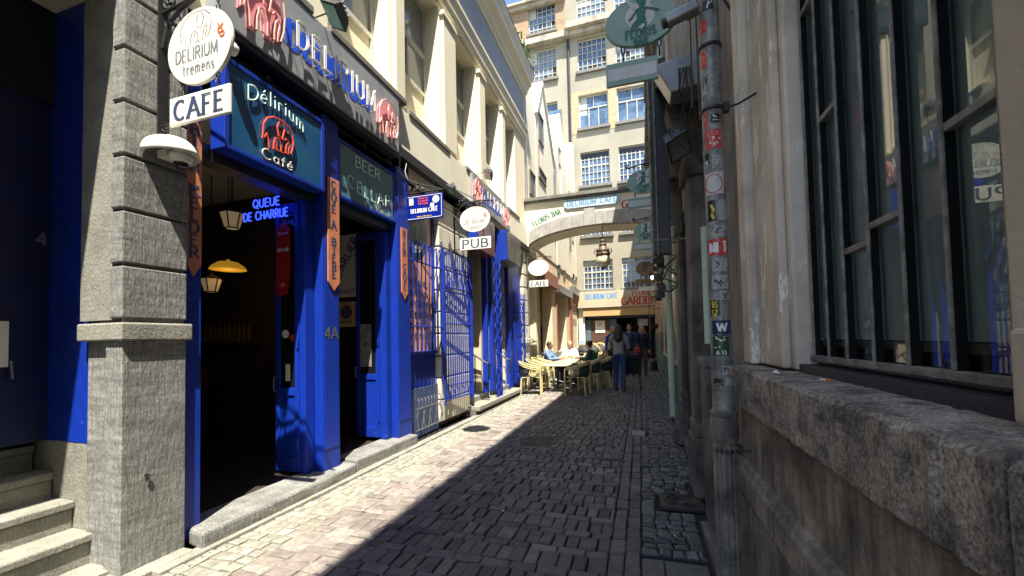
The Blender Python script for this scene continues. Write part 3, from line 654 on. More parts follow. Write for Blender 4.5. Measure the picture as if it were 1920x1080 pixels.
# transom light box with neon over door 1
tb = thing('transom_sign_box', 'blue framed teal glass sign box with red elephant neon above the first door', 'sign', (-3.25, 2.9, 3.1))
m = MB(); x0, x1 = -3.32, -3.16; ya, yb, za, zb = 2.42, 3.52, 3.10, 3.86
for a, b, c, d in ((ya, ya+.04, za, zb), (yb-.04, yb, za, zb), (ya+.04, yb-.04, za, za+.035), (ya+.04, yb-.04, zb-.035, zb)): m.box(x0, x1, a, b, c, d)
m.build('frame', BLUE, tb, bevel=.003)
MB().box(-3.29, -3.175, ya+.041, yb-.041, za+.036, zb-.036).build('glass_panel', TEALBOX, tb)
yc = 2.93
neon(MB(), text_strokes('Délirium', .13, .62, curve=.07), (-3.175, yc, 3.60), *XF, .006, .015).build('neon_lettering', TUBEG, tb)
m = MB(); neon(m, [ele(.34, .32)+[ele(.34, .32)[0]]]+ele_in(.34, .32), (-3.175, yc, 3.27), *XF, .009, .02); m.build('neon_elephant', TUBER, tb)
neon(MB(), text_strokes('Café', .09, .34), (-3.175, yc, 3.16), *XF, .006, .015).build('neon_lettering', TUBEW, tb)
tb = thing('transom_sign', 'grey teal glass transom sign with mint neon words above the second door', 'sign', (-3.3, 4.4, 3.16))
m = MB(); x0, x1 = -3.34, -3.255; ya, yb, za, zb = 3.835, 4.99, 3.17, 3.86
for a, b, c, d in ((ya, ya+.035, za, zb), (yb-.035, yb, za, zb), (ya+.035, yb-.035, za, za+.035), (ya+.035, yb-.035, zb-.035, zb)): m.box(x0, x1, a, b, c, d)
m.build('frame', BLUE, tb, bevel=.003)
MB().box(-3.31, -3.27, ya+.036, yb-.036, za+.036, zb-.036).build('glass_panel', TEALBOX2, tb)
m = MB(); neon(m, text_strokes('BEER', .13, .5), (-3.27, 4.38, 3.64), *XF, .006, .015); m.build('neon_lettering', TUBEG, tb); m = MB()
neon(m, text_strokes('CELLAR', .14, .86, curve=-.05, gap=.3), (-3.27, 4.42, 3.36), *XF, .006, .015); m.build('neon_lettering', TUBEG, tb)
# window bay and lower wall right of post 2
m = MB()
m.box(-3.46, -3.40, 5.33, 6.36, .75, 1.28); m.box(-3.46, -3.34, 5.33, 6.36, 1.28, 1.33); m.box(-3.46, -3.39, 5.33, 5.42, 1.33, 3.98); m.box(-3.46, -3.39, 6.28, 6.36, 1.33, 3.98)
m.build('window_panel', BLUE, cafe, bevel=.004)
m = MB(); m.box(-3.46, -3.36, 5.33, 6.36, 0, .749); m.build('plinth', mat('grey_blue_plinth', (.06, .09, .20), (.03, .05, .13), 4, .6, bump=.2, dirt=(.2, .2, .2), dscale=6, damt=.3), cafe)
w = MB().box(-3.44, -3.41, 5.42, 6.28, 1.33, 3.9).build('window', mat('pink_menu_board', (.74, .36, .23), (.66, .31, .19), 3, .35, dirt=(.35, .16, .1)), cafe, label='window covered by a salmon menu poster')
m = MB(); m.lathe((-3.408, 5.78, 3.25), [(.36, 0), (.36, .001), (.0, .001)], 32, 'x'); m.v = [(a, b, 3.25+(c-3.25)*1.25) for a, b, c in m.v]; m.build('emblem', mat('dark_teal_print', (.02, .07, .08), None, 8, .4), w)
m = MB(); ribbon(m, [arc(0, 0, .25, .33, 0, 360, 30), [(0, -.28), (0, .2)], arc(0, -.1, .15, .16, 180, 360, 10), [(-.08, .1), (.08, .1)]], (-3.405, 5.78, 3.25), *XF, .02); ribbon(m, text_strokes('OLD DEPOT', .06, .42, curve=-.05), (-3.4055, 5.78, 3.0), *XF, .01); m.build('emblem_line', SIGNPALE, w)
for i, tx in enumerate(('BREUGHEL', 'MERCI BIEN', 'CAFE BIERE', 'SELECTION', 'ON EST LA', 'MENU')):
    m = MB(); ribbon(m, text_strokes(tx, .085, .62), (-3.408, 5.83, 2.38-i*.17), *XF, .016); m.build('printed_text', INK, w)
# pilaster 2
m = MB(); z = .1
while z < 4.1: m.box(-3.42, -3.30, 6.37, 7.58, z, z+.36); z += .38
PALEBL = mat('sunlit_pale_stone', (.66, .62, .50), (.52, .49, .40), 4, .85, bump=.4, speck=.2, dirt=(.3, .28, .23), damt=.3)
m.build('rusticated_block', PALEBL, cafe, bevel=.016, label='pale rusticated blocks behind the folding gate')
m = MB(); m.box(-3.75, -3.42, 6.36, 7.60, 0, 4.14); m.build('wall', STONEL, cafe)
# doors 3 and 4 : lit vestibules
m = MB()
m.box(-4.9, -3.42, 8.52, 8.62, .0, 3.9); m.box(-4.9, -3.42, 10.18, 10.28, .0, 3.9)
m.box(-4.9, -3.4, 8.68, 8.98, .0, 4.13); m.box(-5.0, -4.9, 7.6, 10.3, 0, 3.9); m.box(-4.9, -3.42, 7.5, 7.60, 0, 3.9)
m.build('vestibule_wall', mat('beige_vestibule', (.62, .54, .38), (.52, .45, .32), 2, .8), cafe)
m = MB(); m.box(-4.9, -3.42, 7.5, 10.3, 3.5, 3.6); m.build('ceiling', DARKIN, cafe)
m = MB(); m.box(-3.44, -3.30, 8.62, 8.70, .3, 3.9); m.box(-3.44, -3.30, 8.98, 9.2, .3, 3.9); m.box(-3.44, -3.31, 10.28, 10.5, .2, 3.9); m.build('door_jamb', BLUE, cafe)
for y_ in (7.72, 9.25):
    s3 = MB(); s3.box(-4.9, -3.35, y_-.2, y_+1.1, .16, .30); s3.box(-4.9, -3.65, y_-.2, y_+1.1, .30, .48); s3.box(-4.9, -3.95, y_-.2, y_+1.1, .48, .66); s3.build('step', STONEL, cafe, bevel=.01)
m = MB(); m.box(-3.4, -3.04, 7.45, 10.55, .10, .19); m.build('door_slab', STONEL, cafe, bevel=.012)
m = MB(); m.box(-3.4, -3.12, 7.45, 10.55, .0, .10); m.build('gap_shade_strip', DARKST, cafe)  # dark strip stands in for the shaded gap below the slab
# far solid blue shutter and end pilaster
m = MB(); m.box(-3.42, -3.36, 10.5, 11.55, .18, 3.95)
for i in range(8): m.box(-3.36, -3.352, 10.55+i*.125, 10.655+i*.125, .25, 1.75)
m.build('shutter', BLUE, cafe, bevel=.003)
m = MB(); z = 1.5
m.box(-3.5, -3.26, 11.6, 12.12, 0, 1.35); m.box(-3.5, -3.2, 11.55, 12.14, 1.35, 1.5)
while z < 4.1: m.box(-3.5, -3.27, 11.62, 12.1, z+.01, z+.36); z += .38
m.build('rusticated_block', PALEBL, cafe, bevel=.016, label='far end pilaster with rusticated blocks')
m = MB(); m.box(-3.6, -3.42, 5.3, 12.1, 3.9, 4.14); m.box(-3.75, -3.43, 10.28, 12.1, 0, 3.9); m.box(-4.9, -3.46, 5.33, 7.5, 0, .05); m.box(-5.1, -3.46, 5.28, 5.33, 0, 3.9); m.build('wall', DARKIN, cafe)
# threshold slabs
m = MB()
m.prism([(-3.5, 2.28, .0), (-3.09, 2.2, .0), (-3.09, 2.42, .0), (-3.09, 3.5, 0), (-3.12, 3.95, 0), (-3.5, 4.0, 0)], (0, 0, .13))
m.build('threshold', STONE, cafe, bevel=.025)
m = MB(); m.prism([(-3.5, 4.02, 0), (-3.14, 3.97, 0), (-3.12, 5.28, 0), (-3.5, 5.3, 0)], (0, 0, .15)); m.build('threshold', STONE, cafe, bevel=.02)
m = MB(); m.box(-3.36, -3.12, 1.5, 2.18, -.02, .028); m.build('base_stone', STONEL, cafe, bevel=.01)
# interior
m = MB(); m.box(-8.9, -3.48, 1.95, 5.28, -.02, .12); m.build('interior_floor', mat('dark_wood_floor', (.03, .024, .02), (.05, .04, .035), 4, .25), cafe)
m = MB(); m.box(-8.9, -3.9, 1.96, 2.2, 0, 3.98); m.box(-6.6, -6.5, 2.2, 3.7, 2.0, 3.98); m.box(-8.8, -8.7, 2.2, 5.3, .12, 3.98); m.box(-8.7, -5.1, 5.285, 5.4, .12, 3.98); m.build('interior_wall', mat('brown_interior', (.09, .07, .05), (.05, .04, .03), 3, .8), cafe)
def lantern(x, y, z, s, label):
    t = thing('hanging_lantern', label, 'lantern', (x, y, z))
    m = MB(); 
    for i in range(6):
        a, b = R(60*i), R(60*i+60); P = lambda r, an, h: (x+r*s*math.cos(an), y+r*s*math.sin(an), z+h*s)
        m.tube([P(.6, a, -.8), P(1, a, .6)], .07*s, 4); m.tube([P(1, a, .6), P(1, b, .6)], .07*s, 4); m.tube([P(.6, a, -.8), P(.6, b, -.8)], .06*s, 4)
    m.lathe((x, y, z), [(1.05*s, .6*s), (.3*s, 1.0*s), (.12*s, 1.3*s), (.02, 1.3*s)], 6); m.tube([(x, y, z+1.2*s), (x, y, 3.84)], .008, 6)
    m.build('frame', BLACK, t)
    MB().lathe((x, y, z), [(.57*s, -.8*s), (.96*s, .58*s)], 6).build('glass', LAMPC, t)
lantern(-4.9, 3.85, 3.08, .14, 'amber glass lantern hanging just inside the first open door')
lantern(-5.6, 4.1, 2.33, .13, 'small amber lantern hanging deeper inside the dark bar')
m = MB(); m.lathe((-5.35, 4.15, 2.52), [(.22, 0), (.2, .04), (.12, .1), (.02, .12)], 20); m.tube([(-5.35, 4.15, 2.62), (-5.35, 4.15, 2.66)], .02); MB().tube([(-5.35, 4.15, 2.66), (-5.35, 4.15, 3.84)], .005).build('cord', BLACK, tag(m.build('pendant_lamp', LAMPY), 'flat glowing yellow pendant lamp inside the dark bar', 'lamp'))
m = MB(); neon(m, text_strokes('QUEUE', .085, .36), (-3.71, 3.30, 2.94), *YF, .007, .01); neon(m, text_strokes('DE CHARRUE', .085, .60), (-3.72, 3.30, 2.81), *YF, .007, .01)
tag(m.build('interior_neon_sign', NEONB), 'glowing blue neon lettering just inside the first door', 'neon sign')
t = thing('price_banner', 'dark red drinks banner with white script hanging inside the entrance', 'banner', (-3.7, 3.35, 2.0))
MB().prism([(-3.68, 3.405, 2.0), (-3.56, 3.405, 2.02), (-3.52, 3.405, 2.25), (-3.52, 3.405, 2.72), (-3.60, 3.405, 2.8), (-3.70, 3.405, 2.72), (-3.70, 3.405, 2.1)], (0, .012, 0)).build('panel', mat('dark_red_panel', (.45, .02, .02), None, 5, .4), t)
m = MB(); ribbon(m, text_strokes('DELIRIUM', .022, .13), (-3.61, 3.404, 2.66), *YF, .004); ribbon(m, text_strokes('coca cola', .05, .15, slant=.2), (-3.61, 3.404, 2.48), *YF, .008); ribbon(m, [arc(0, 0, .018, .018, 0, 360, 14)], (-3.61, 3.404, 2.12), *YF, .008); m.build('writing', WHITEINK, t)
t = thing('framed_poster', 'tall pale poster reading FRAMES on the wall behind the second door', 'poster', (-3.9, 4.9, 2.0))
MB().box(-4.25, -3.82, 4.90, 4.93, 2.15, 3.05).build('panel', mat('aged_paper', (.75, .72, .62), (.62, .58, .5), 3, .7), t)
m = MB(); ribbon(m, [[(a*.5-b*.86, a*.86+b*.5) for a, b in s] for s in text_strokes('M.CARLIER', .12, .8)], (-4.02, 4.899, 2.62), *YF, .022); ribbon(m, text_strokes('FRAMES', .06, .3), (-4.04, 4.899, 2.2), *YF, .01); m.build('writing', INK, t)
t = thing('framed_emblem', 'square framed vintage label with dark round emblem below the tall poster', 'picture', (-3.95, 4.9, 1.7))
MB().box(-4.18, -3.88, 4.895, 4.93, 1.72, 2.08).build('panel', mat('ochre_paper', (.6, .42, .18), (.45, .32, .15), 5, .6), t)
MB().lathe((-4.03, 4.893, 1.93), [(.1, 0), (.1, -.001), (0, -.001)], 24, 'y').build('emblem', INK, t)
m = MB(); ribbon(m, text_strokes('BREUGHEL', .035, .2), (-4.03, 4.893, 1.77), *YF, .007); m.build('writing', INK, t)

# ---- big sign board with unlit neon
sb = thing('neon_sign_board', 'long grey board with blue neon lettering between two pink elephants over the doors', 'sign', (-3.15, 3.6, 4.1))
BX = -3.14
m = MB(); m.box(UX, BX, 2.36, 4.92, 4.12, 4.89); m.build('panel', BOARDG, sb, bevel=.004)
def neon_elephant(par, yc, z0, w, h, X):
    e = MB(); e.prism([(X+.001, yc+a, z0+b) for a, b in ele(w, h)], (.012, 0, 0)); e.build('pink_panel', PINK, par)
    m = MB(); o = ele(w*1.02, h*1.02); neon(m, [o+[o[0]]]+ele_in(w, h), (X, yc, z0), *XF, .009*min(1, w/.35+.2), .05); m.build('neon_outline', TUBEP, par)
neon_elephant(sb, 2.72, 4.2, .44, .60, BX); neon_elephant(sb, 4.60, 4.19, .42, .48, BX)
name = text_strokes('DELIRIUM', .25, 1.22, gap=.26)
m = MB(); ribbon(m, name, (BX, 3.63, 4.36), *XF, .075, .05, lift=.004); m.build('painted_lettering', BLUEL, sb)
m = MB(); neon(m, name, (BX, 3.66, 4.35), *XF, .0075, .075)
neon(m, [[(a+.022, b+.015) for a, b in s] for s in name], (BX, 3.66, 4.35), *XF, .006, .075)
for s in name:
    for p in (s[0], s[-1]): m.tube([(BX, 3.66+p[0], 4.35+p[1]), (BX+.075, 3.66+p[0], 4.35+p[1])], .005, 5)
m.build('neon_tube', TUBEW, sb)
sb = thing('neon_sign_board', 'shorter far neon board with blue lettering and pink elephants above the second pair of doors', 'sign', (-3.2, 8.8, 4.3))
BX = -3.17
m = MB(); m.box(UX+.07, BX, 7.62, 10.1, 4.29, 4.89); m.build('panel', BOARDG, sb, bevel=.004)
neon_elephant(sb, 7.82, 4.34, .42, .48, BX); neon_elephant(sb, 9.72, 4.32, .42, .46, BX)
name = text_strokes('DELIRIUM', .26, 1.3, gap=.24)
m = MB(); ribbon(m, name, (BX, 8.7, 4.46), *XF, .08, .055, lift=.004); m.build('painted_lettering', BLUEL, sb)
m = MB(); neon(m, name, (BX, 8.72, 4.45), *XF, .010, .075); m.build('neon_tube', TUBEW, sb)

# ---- hanging oval signs
def chain(m, p, q, r=.011):
    p, q = Vector(p), Vector(q); n_ = max(2, int((q-p).length/.045)); d = (q-p)/n_
    for i in range(n_):
        c = p+d*(i+.5); s_ = Vector((1, 0, 0)) if i % 2 else Vector((0, 1, 0)); u_ = d.normalized()
        m.tube([c+s_*.013*math.cos(R(a))+u_*.032*math.sin(R(a)) for a in range(0, 360, 45)], r*.45, 5, closed=True)
    return m
def scroll(m, c, r, a0, turns, r_t, sx=1):
    n_ = int(26*turns); pts = []
    for i in range(n_+1):
        t_ = i/n_; a = R(a0)+2*math.pi*turns*t_; q = r*(1-.8*t_)
        pts.append((c[0]+sx*q*math.cos(a), c[1], c[2]+q*math.sin(a)))
    return m.tube(pts, r_t, 6)
def cafe_sign(Y, xc, zc, rx, rz, word, label, zb, bw, bh, xw, tilt=0, plain=False, group=None):
    t = thing('hanging_sign', label, 'sign', (xc, Y, zb), group)
    m = MB(); m.lathe((xc, Y, zc), [(rx, -.012), (rx*1.01, 0), (rx, .012), (0, .012)], 48, 'y'); m.v = [(a, b, zc+(c-zc)*rz/rx) for a, b, c in m.v]
    m.lathe((xc, Y, zc), [(0.001, -.012), (rx, -.012)], 48, 'y') if 0 else None
    m.build('oval_panel', WHITE, t)
    k = rx/.3
    m = MB(); w_, h_ = .30*k, .23*rz/.27
    if not plain:
        ribbon(m, [[(a-.02*k, b) for a, b in ele(w_, h_)]]+ele_in(w_, h_), (xc-.01, Y-.013, zc+.02*k), *YF, .005)
        m.build('elephant_drawing', GREYINK, t)
        m = MB(); ribbon(m, text_strokes('DELIRIUM', .085*k, .40*k), (xc-.02*k, Y-.013, zc-.085*k), *YF, .012, .007); m.build('lettering', GREYINK, t); m = MB(); ribbon(m, text_strokes('tremens', .08*k, .30*k, gap=.2), (xc-.0*k, Y-.013, zc-.185*k), *YF, .010, .007); m.build('lettering', GREYINK, t)
        m = MB(); ribbon(m, [[(-.02, .05), (0, .02), (.03, .04)], arc(.0, .0, .02, .018, 0, 360, 8), arc(.02, -.03, .02, .018, 0, 360, 8)], (xc+.2*k, Y-.013, zc+.06*k), *YF, .012); m.build('small_emblem', ORINK, t)
    m = MB(); m.box(xc-bw/2, xc+bw/2, Y-.01, Y+.01, zb, zb+bh); m.build('word_panel', WHITE, t, bevel=.006)
    m = MB(); ribbon(m, text_strokes(word, bh*.66, bw*.82, gap=.2), (xc, Y-.0115, zb+bh*.17), *YF, bh*.15, bh*.055, serif=bh*.10); m.build('lettering', INK, t)
    for s_ in (-1, 1):
        MBc = MB(); chain(MBc, (xc+s_*rx*.55, Y, zb+bh), (xc+s_*rx*.55, Y, zc-rz*.80)).build('chain', BLACK, t)
        MBc = MB(); chain(MBc, (xc+s_*rx*.55, Y, zc+rz*.78), (xc+s_*rx*.55, Y, zc+rz*1.25)).build('chain', BLACK, t)
    m = MB(); zt = zc+rz*1.25
    m.tube([(xw, Y, zt), (xc+rx*.3, Y, zt+.05), (xc+rx*.9, Y, zt+.03), (xc+rx*1.25, Y, zt+.02)], .012, 8)
    m.tube([(xw, Y, zt-.26), (xw+.05, Y, zt-.10), (xw+.16, Y, zt-.02), (xw+.36, Y, zt+.045)], .014, 8)
    m.tube([(xw, Y, zt+.35), (xw+.2, Y, zt+.22), (xc+.05, Y, zt+.06)], .009, 8)
    scroll(m, (xw+.07, Y, zt+.07), .06, 180, 1.4, .009); scroll(m, (xw+.19, Y, zt+.1), .045, 0, 1.3, .008); scroll(m, (xc+rx*1.2, Y, zt-.02), .04, 90, 1.3, .008, 1); scroll(m, (xw+.06, Y, zt-.09), .04, 90, 1.3, .008)
    m.box(xw-.02, xw+.0, Y-.03, Y+.03, zb-.05, zt+.1); m.tube([(xw, Y, zb+.02), (xc-bw/2+.01, Y, zb+.03)], .008)
    scroll(m, (xw+.03, Y, zb), .035, 0, 1.2, .006)
    m.build('bracket', BLACK, t)
    return t
cafe_sign(2.0, -2.84, 3.56, .30, .265, 'CAFE', 'white oval elephant sign with CAFE panel hanging from the stone pilaster', 3.04, .57, .20, -3.21)
cafe_sign(7.0, -2.88, 3.73, .30, .235, 'PUB', 'white oval elephant sign with PUB panel hanging beside the folding gate', 3.165, .62, .225, -3.30)
cafe_sign(12.0, -2.9, 3.62, .32, .24, 'CAFE', 'blank white oval sign with CAFE panel hanging below the arch', 3.04, .58, .2, -3.27, plain=True)
# enamel sign
t = thing('enamel_sign', 'blue enamel panel with white border and CAFÉ lettering on iron bracket', 'sign', (-3.0, 5.3, 3.27))
t['label'] = 'blue enamel panel sign with white border on a scrolled iron bracket'
m = MB(); m.box(-3.28, -2.67, 5.29, 5.31, 3.27, 3.64); m.build('panel', ENAMEL, t, bevel=.006)
m = MB()
for a, b, c, d in ((-3.262, -2.688, 3.615, 3.622), (-3.262, -2.688, 3.288, 3.295), (-3.262, -3.255, 3.288, 3.622), (-2.695, -2.688, 3.288, 3.622)): m.box(a, b, 5.286, 5.2895, c, d)
ribbon(m, text_strokes('DELIRIUM CAFÉ', .055, .44), (-2.975, 5.289, 3.38), *YF, .012, .007, serif=.008); m.build('white_lettering', WHITEINK, t)
m = MB(); ribbon(m, text_strokes('Musee Brasserie', .02, .24), (-2.97, 5.289, 3.31), *YF, .006); m.build('yellow_lettering', mat('yellow_ink', (.7, .5, .05), None, 8, .5), t)
m = MB()
for i, tx in enumerate(('Femme Fut', 'Fut Beleid', 'Top Femme')): ribbon(m, text_strokes(tx, .026, .16), (-2.99, 5.289, 3.575-i*.04), *YF, .008)
m.build('red_lettering', mat('pink_ink', (.7, .08, .12), None, 8, .5), t)
m = MB(); m.lathe((-2.78, 5.288, 3.55), [(.055, 0), (.055, -.001), (0, -.001)], 20, 'y'); m.lathe((-2.84, 5.288, 3.47), [(.035, 0), (.035, -.001), (0, -.001)], 20, 'y'); m.box(-3.22, -3.15, 5.287, 5.289, 3.5, 3.6); m.build('crest', WHITE, t)
m = MB(); m.tube([(-3.35, 5.3, 3.68), (-2.66, 5.3, 3.68)], .012); 
for x in (-3.2, -2.75): m.tube([(x, 5.3, 3.68), (x, 5.3, 3.63)], .006)
m.tube([(-3.35, 5.3, 3.95), (-3.1, 5.3, 3.82), (-2.7, 5.3, 3.69)], .009)
for x, r_ in ((-3.25, .06), (-3.12, .05), (-3.02, .035)): scroll(m, (x, 5.3, 3.68+r_+.01), r_, 270, 1.4, .008)
m.build('bracket', BLACK, t)
# arrow shaped wood signs
def arrow_sign(y0, y1, z0, z1, words, label, X=-3.243, cls=.5):
    t = thing('arrow_sign', label, 'sign', (X, (y0+y1)/2, z0), 'arrow shaped wooden signs on the blue posts')
    ym = (y0+y1)/2; MB().prism([(X, y0, z0+.1), (X, ym, z0), (X, y1, z0+.1), (X, y1, z1), (X, y0, z1)], (.014, 0, 0)).build('panel', TERRA, t, bevel=.003)
    n_ = len(words); sz = (z1-z0-.16)/(n_*1.18)
    m = MB(); ribbon(m, text_strokes(words, sz, (y1-y0)*.62, gap=.18, vertical=True), (X+.014, ym, z1-.03), *XF, .024, .011, serif=.016); m.build('lettering', INK, t)
arrow_sign(2.20, 2.315, 2.03, 3.25, 'BIER KELDER', 'long salmon arrow sign reading BIER KELDER on the nearest post', X=-3.276)
arrow_sign(3.64, 3.82, 2.07, 3.33, 'CAVE À BIÈRE', 'salmon arrow sign reading CAVE A BIERE on the post between the doors')
arrow_sign(5.08, 5.24, 2.09, 3.13, 'BIER CAVE', 'smaller salmon arrow sign on the third blue post')
# floodlights
def flood(x, y, z, label, s=1, glass=GREENGL, yaw=0):
    t = thing('floodlight', label, 'floodlight', (x, y, z), 'floodlights on the left facade' if x < 0 else 'floodlights on the right facade')
    ca, sa = math.cos(R(yaw)), math.sin(R(yaw)); d = Vector((.55*(-1 if x < 0 else 1)*.6, -.35, -.62)).normalized()
    u_ = Vector((0, 1, 0)); u_ = (u_-d*u_.dot(d)).normalized(); v_ = d.cross(u_); c = Vector((x, y, z))
    m = MB(); P = [c+d*.05*s+u_*a*.11*s+v_*b*.085*s for a, b in ((-1, -1), (1, -1), (1, 1), (-1, 1))]; Q = [c-d*.05*s+u_*a*.07*s+v_*b*.05*s for a, b in ((-1, -1), (1, -1), (1, 1), (-1, 1))]
    m.add(P+Q, [(3, 2, 1, 0), (4, 5, 6, 7)]+[(i, (i+1) % 4, 4+(i+1) % 4, 4+i) for i in range(4)])
    for a in (-.05, -.02, .01, .04): m.obox(c-d*.06*s+u_*a*s*1.2, u_*.005*s, v_*.05*s, d*.02*s)
    m.build('housing', BLACKP, t, bevel=.004)
    m = MB(); m.obox(c+d*.053*s, u_*.09*s, v_*.068*s, d*.002); m.build('lens', glass, t)
    m = MB(); sx = -1 if x < 0 else 1; wx = UX+.0 if x < 0 else .62
    m.tube([c-u_*.12*s, c-u_*.12*s-d*.06*s, c-d*.10*s, Vector((wx, y, z+.02))], .008, 6); m.tube([c+u_*.12*s, c+u_*.12*s-d*.06*s, c-d*.10*s], .008, 6); m.build('bracket', BLACK, t)
flood(-2.92, 3.44, 4.93, 'black floodlight with greenish lens above the near neon board', 1.25)
flood(-2.95, 8.0, 4.98, 'small black floodlight above the far neon board', 1.1, WHITE)
flood(-3.05, 6.4, 4.12, 'small black spotlight under the grey band behind the enamel sign', .9)
t = thing('round_wall_lamp', 'round cream bulkhead lamp glowing under the near end of the neon board', 'lamp', (-3.1, 2.44, 3.9))
MB().lathe((-3.1, 2.46, 3.9), [(.045, 0), (.055, -.03), (.05, -.06), (0.001, -.06)], 24, 'y').build('housing', WHITE, t)
MB().lathe((-3.1, 2.40, 3.9), [(.042, 0), (.035, -.018), (.015, -.026), (0.001, -.027)], 24, 'y').build('bulb', BULB, t, smooth=True)
MB().tube([(-3.1, 2.45, 3.93), (-3.15, 2.47, 4.02), (-3.2, 2.47, 4.09)], .012).build('arm', BLACK, t)
# dome camera with hood
t = thing('dome_camera', 'cream hooded dome security camera on the rusticated pilaster', 'camera', (-3.1, 2.02, 2.8))
m = MB(); cx_, cy_, cz_ = -3.06, 2.02, 2.84
n1, n2 = 20, 9; k = 0
for i in range(n2+1):
    ph = math.pi/2*i/n2
    for j in range(n1+1):
        a = math.pi*j/n1+math.pi*0; m.v.append((cx_-.15+.26*math.cos(ph)*math.sin(a)*1.0, cy_-.16*math.cos(ph)*math.cos(a), cz_+.155*math.sin(ph)))
for i in range(n2):
    for j in range(n1): q = i*(n1+1)+j; m.f.append((q, q+1, q+n1+2, q+n1+1))
h = m.build('hood', WHITE, t, smooth=True); so = h.modifiers.new('s', 'SOLIDIFY'); so.thickness = .008
MB().lathe((-3.05, 2.02, 2.79), [(.03, .06), (.065, .055), (.07, .03), (.06, .0), (.05, -.01), (0.001, -.01)], 24).build('base', WHITE, t)
MB().ball((-3.05, 2.02, 2.785), .047).build('dome', mat('smoked_dome', (.02, .02, .025), None, 8, .05), t, smooth=True)
MB().box(-3.215, -3.12, 1.97, 2.07, 2.83, 2.88).build('arm', WHITE, t)

# ---- iron gates on the blue front
t = thing('window_grille', 'blue iron grille of thin bars with hanging loops over the menu window', 'grille', (-3.25, 5.85, 1.3))
m = MB()
for i in range(8): m.tube([(-3.25, 5.42+i*.125, 1.34), (-3.25, 5.42+i*.125, 3.05)], .009, 6)
m.build('bar', BLUE, t, label='vertical bars')
m = MB()
for z_ in (1.72, 2.72): m.tube([(-3.25, 5.36, z_), (-3.25, 6.36, z_)], .012, 6)
m.tube([(-3.25, 6.36, .8), (-3.25, 6.36, 3.2)], .016, 6); m.build('rail', BLUE, t)
m = MB()
for i in range(7): m.tube([(-3.235, 5.42+i*.125+a*.09, 2.70-b*.32) for a, b in arc(.7, 0, .7, 1, 180, 360, 12)], .007, 5)
m.build('loop', BLUE, t, label='row of hanging wire loops')
t = thing('folding_gate', 'blue open iron gate of close bars folded back over the pale pilaster', 'gate', (-3.2, 6.95, .3))
def gate_leaf(t, p, q, z0, z1, n_, mt=BLUE):
    p, q = Vector(p), Vector(q); L = lambda u, z: (p.x+(q.x-p.x)*u, p.y+(q.y-p.y)*u, z)
    m = MB()
    for i in range(n_): m.tube([L((i+.5)/n_, z0+.02), L((i+.5)/n_, z1+(.05 if i % 2 else .0))], .0085, 6)
    m.build('bar', mt, t, label='vertical bars')
    m = MB()
    for u in (0, 1): m.tube([L(u, z0-.05), L(u, z1+.04)], .017, 6)
    for z_ in (z0+.05, z0+.28, z0+(z1-z0)*.52, z1-.62, z1-.26): m.tube([L(0, z_), L(1, z_)], .012, 6)
    m.build('frame', mt, t)
    m = MB(); k = n_//2
    for i in range(k):
        for z_, hh in ((z1-.60, .16), (z1-.42, .14), (z0+.06, .2)):
            m.tube([L((i+.5+a*.5)/k, z_+b*hh) for a, b in [(-1, 0), (-.8, .6), (0, 1), (.8, .6), (1, 0)]], .006, 5)
    m.build('scroll', mt, t, label='small curved bars between the rails')
gate_leaf(t, (-3.24, 6.40, 0), (-3.16, 7.40, 0), .42, 3.05, 13)
gate_leaf(t, (-3.15, 7.42, 0), (-3.30, 7.58, 0), .42, 3.0, 4)
t = thing('low_grille', 'low grey blue wrought iron guard with hooked bars at the foot of the wall', 'grille', (-3.27, 5.95, .1))
m = MB()
for i in range(8):
    y_ = 5.55+i*.1; m.tube([(-3.26, y_, .14), (-3.26, y_+.05*(1 if i % 2 else -1), .34), (-3.26, y_, .46)], .007, 5); m.tube([(-3.26, y_, .46), (-3.25, y_, .56), (-3.28, y_+.03, .6), (-3.32, y_+.04, .58)], .007, 5)
m.build('bar', METALG, t)
m = MB(); m.tube([(-3.26, 5.48, .14), (-3.26, 6.32, .14)], .009); m.tube([(-3.26, 5.48, .46), (-3.26, 6.32, .46)], .009); m.build('rail', METALG, t)
t = thing('lattice_gate', 'blue concertina gate pushed closed between the two far doorways', 'gate', (-3.1, 8.8, .1))
m = MB()
for y_, r_ in ((8.72, .02), (8.84, .014), (8.95, .014), (9.08, .026)): m.tube([(-3.1-(y_-8.72)*.1, y_, .10), (-3.1-(y_-8.72)*.1, y_, 3.45)], r_, 6)
m.build('upright', BLUE, t)
m = MB()
for i in range(9):
    for y0, s_ in ((8.72, 1), (9.08, -1)): m.tube([(-3.09, y0+s_*.16*b, .35+i*.34+a*.17) for a, b in arc(0, 0, 1, 1, -90, 90, 8)], .010, 5)
m.build('scallop', BLUE, t, label='half round lattice loops')
t = thing('far_gate', 'far blue barred gate folded against the shuttered panel at the arch', 'gate', (-3.2, 11, .2))
gate_leaf(t, (-3.27, 10.60, 0), (-3.24, 11.55, 0), .35, 2.75, 10)
for i, (y_, lb) in enumerate(((7.95, 'dark bent handrail in the doorway right of the open gate'), (9.45, 'dark bent handrail in the farthest blue doorway'))):
    m = MB(); m.tube([(-3.9, y_+.35, 1.42), (-3.25, y_+.45, .98), (-3.18, y_+.46, .98), (-3.2, y_+.46, .62)], .022, 8)
    m.tube([(-3.5, y_+.41, 1.15), (-3.5, y_+.41, .45)], .014); tag(m.build('handrail', BLACK, smooth=True), lb, 'handrail', 'handrails in the vestibules')
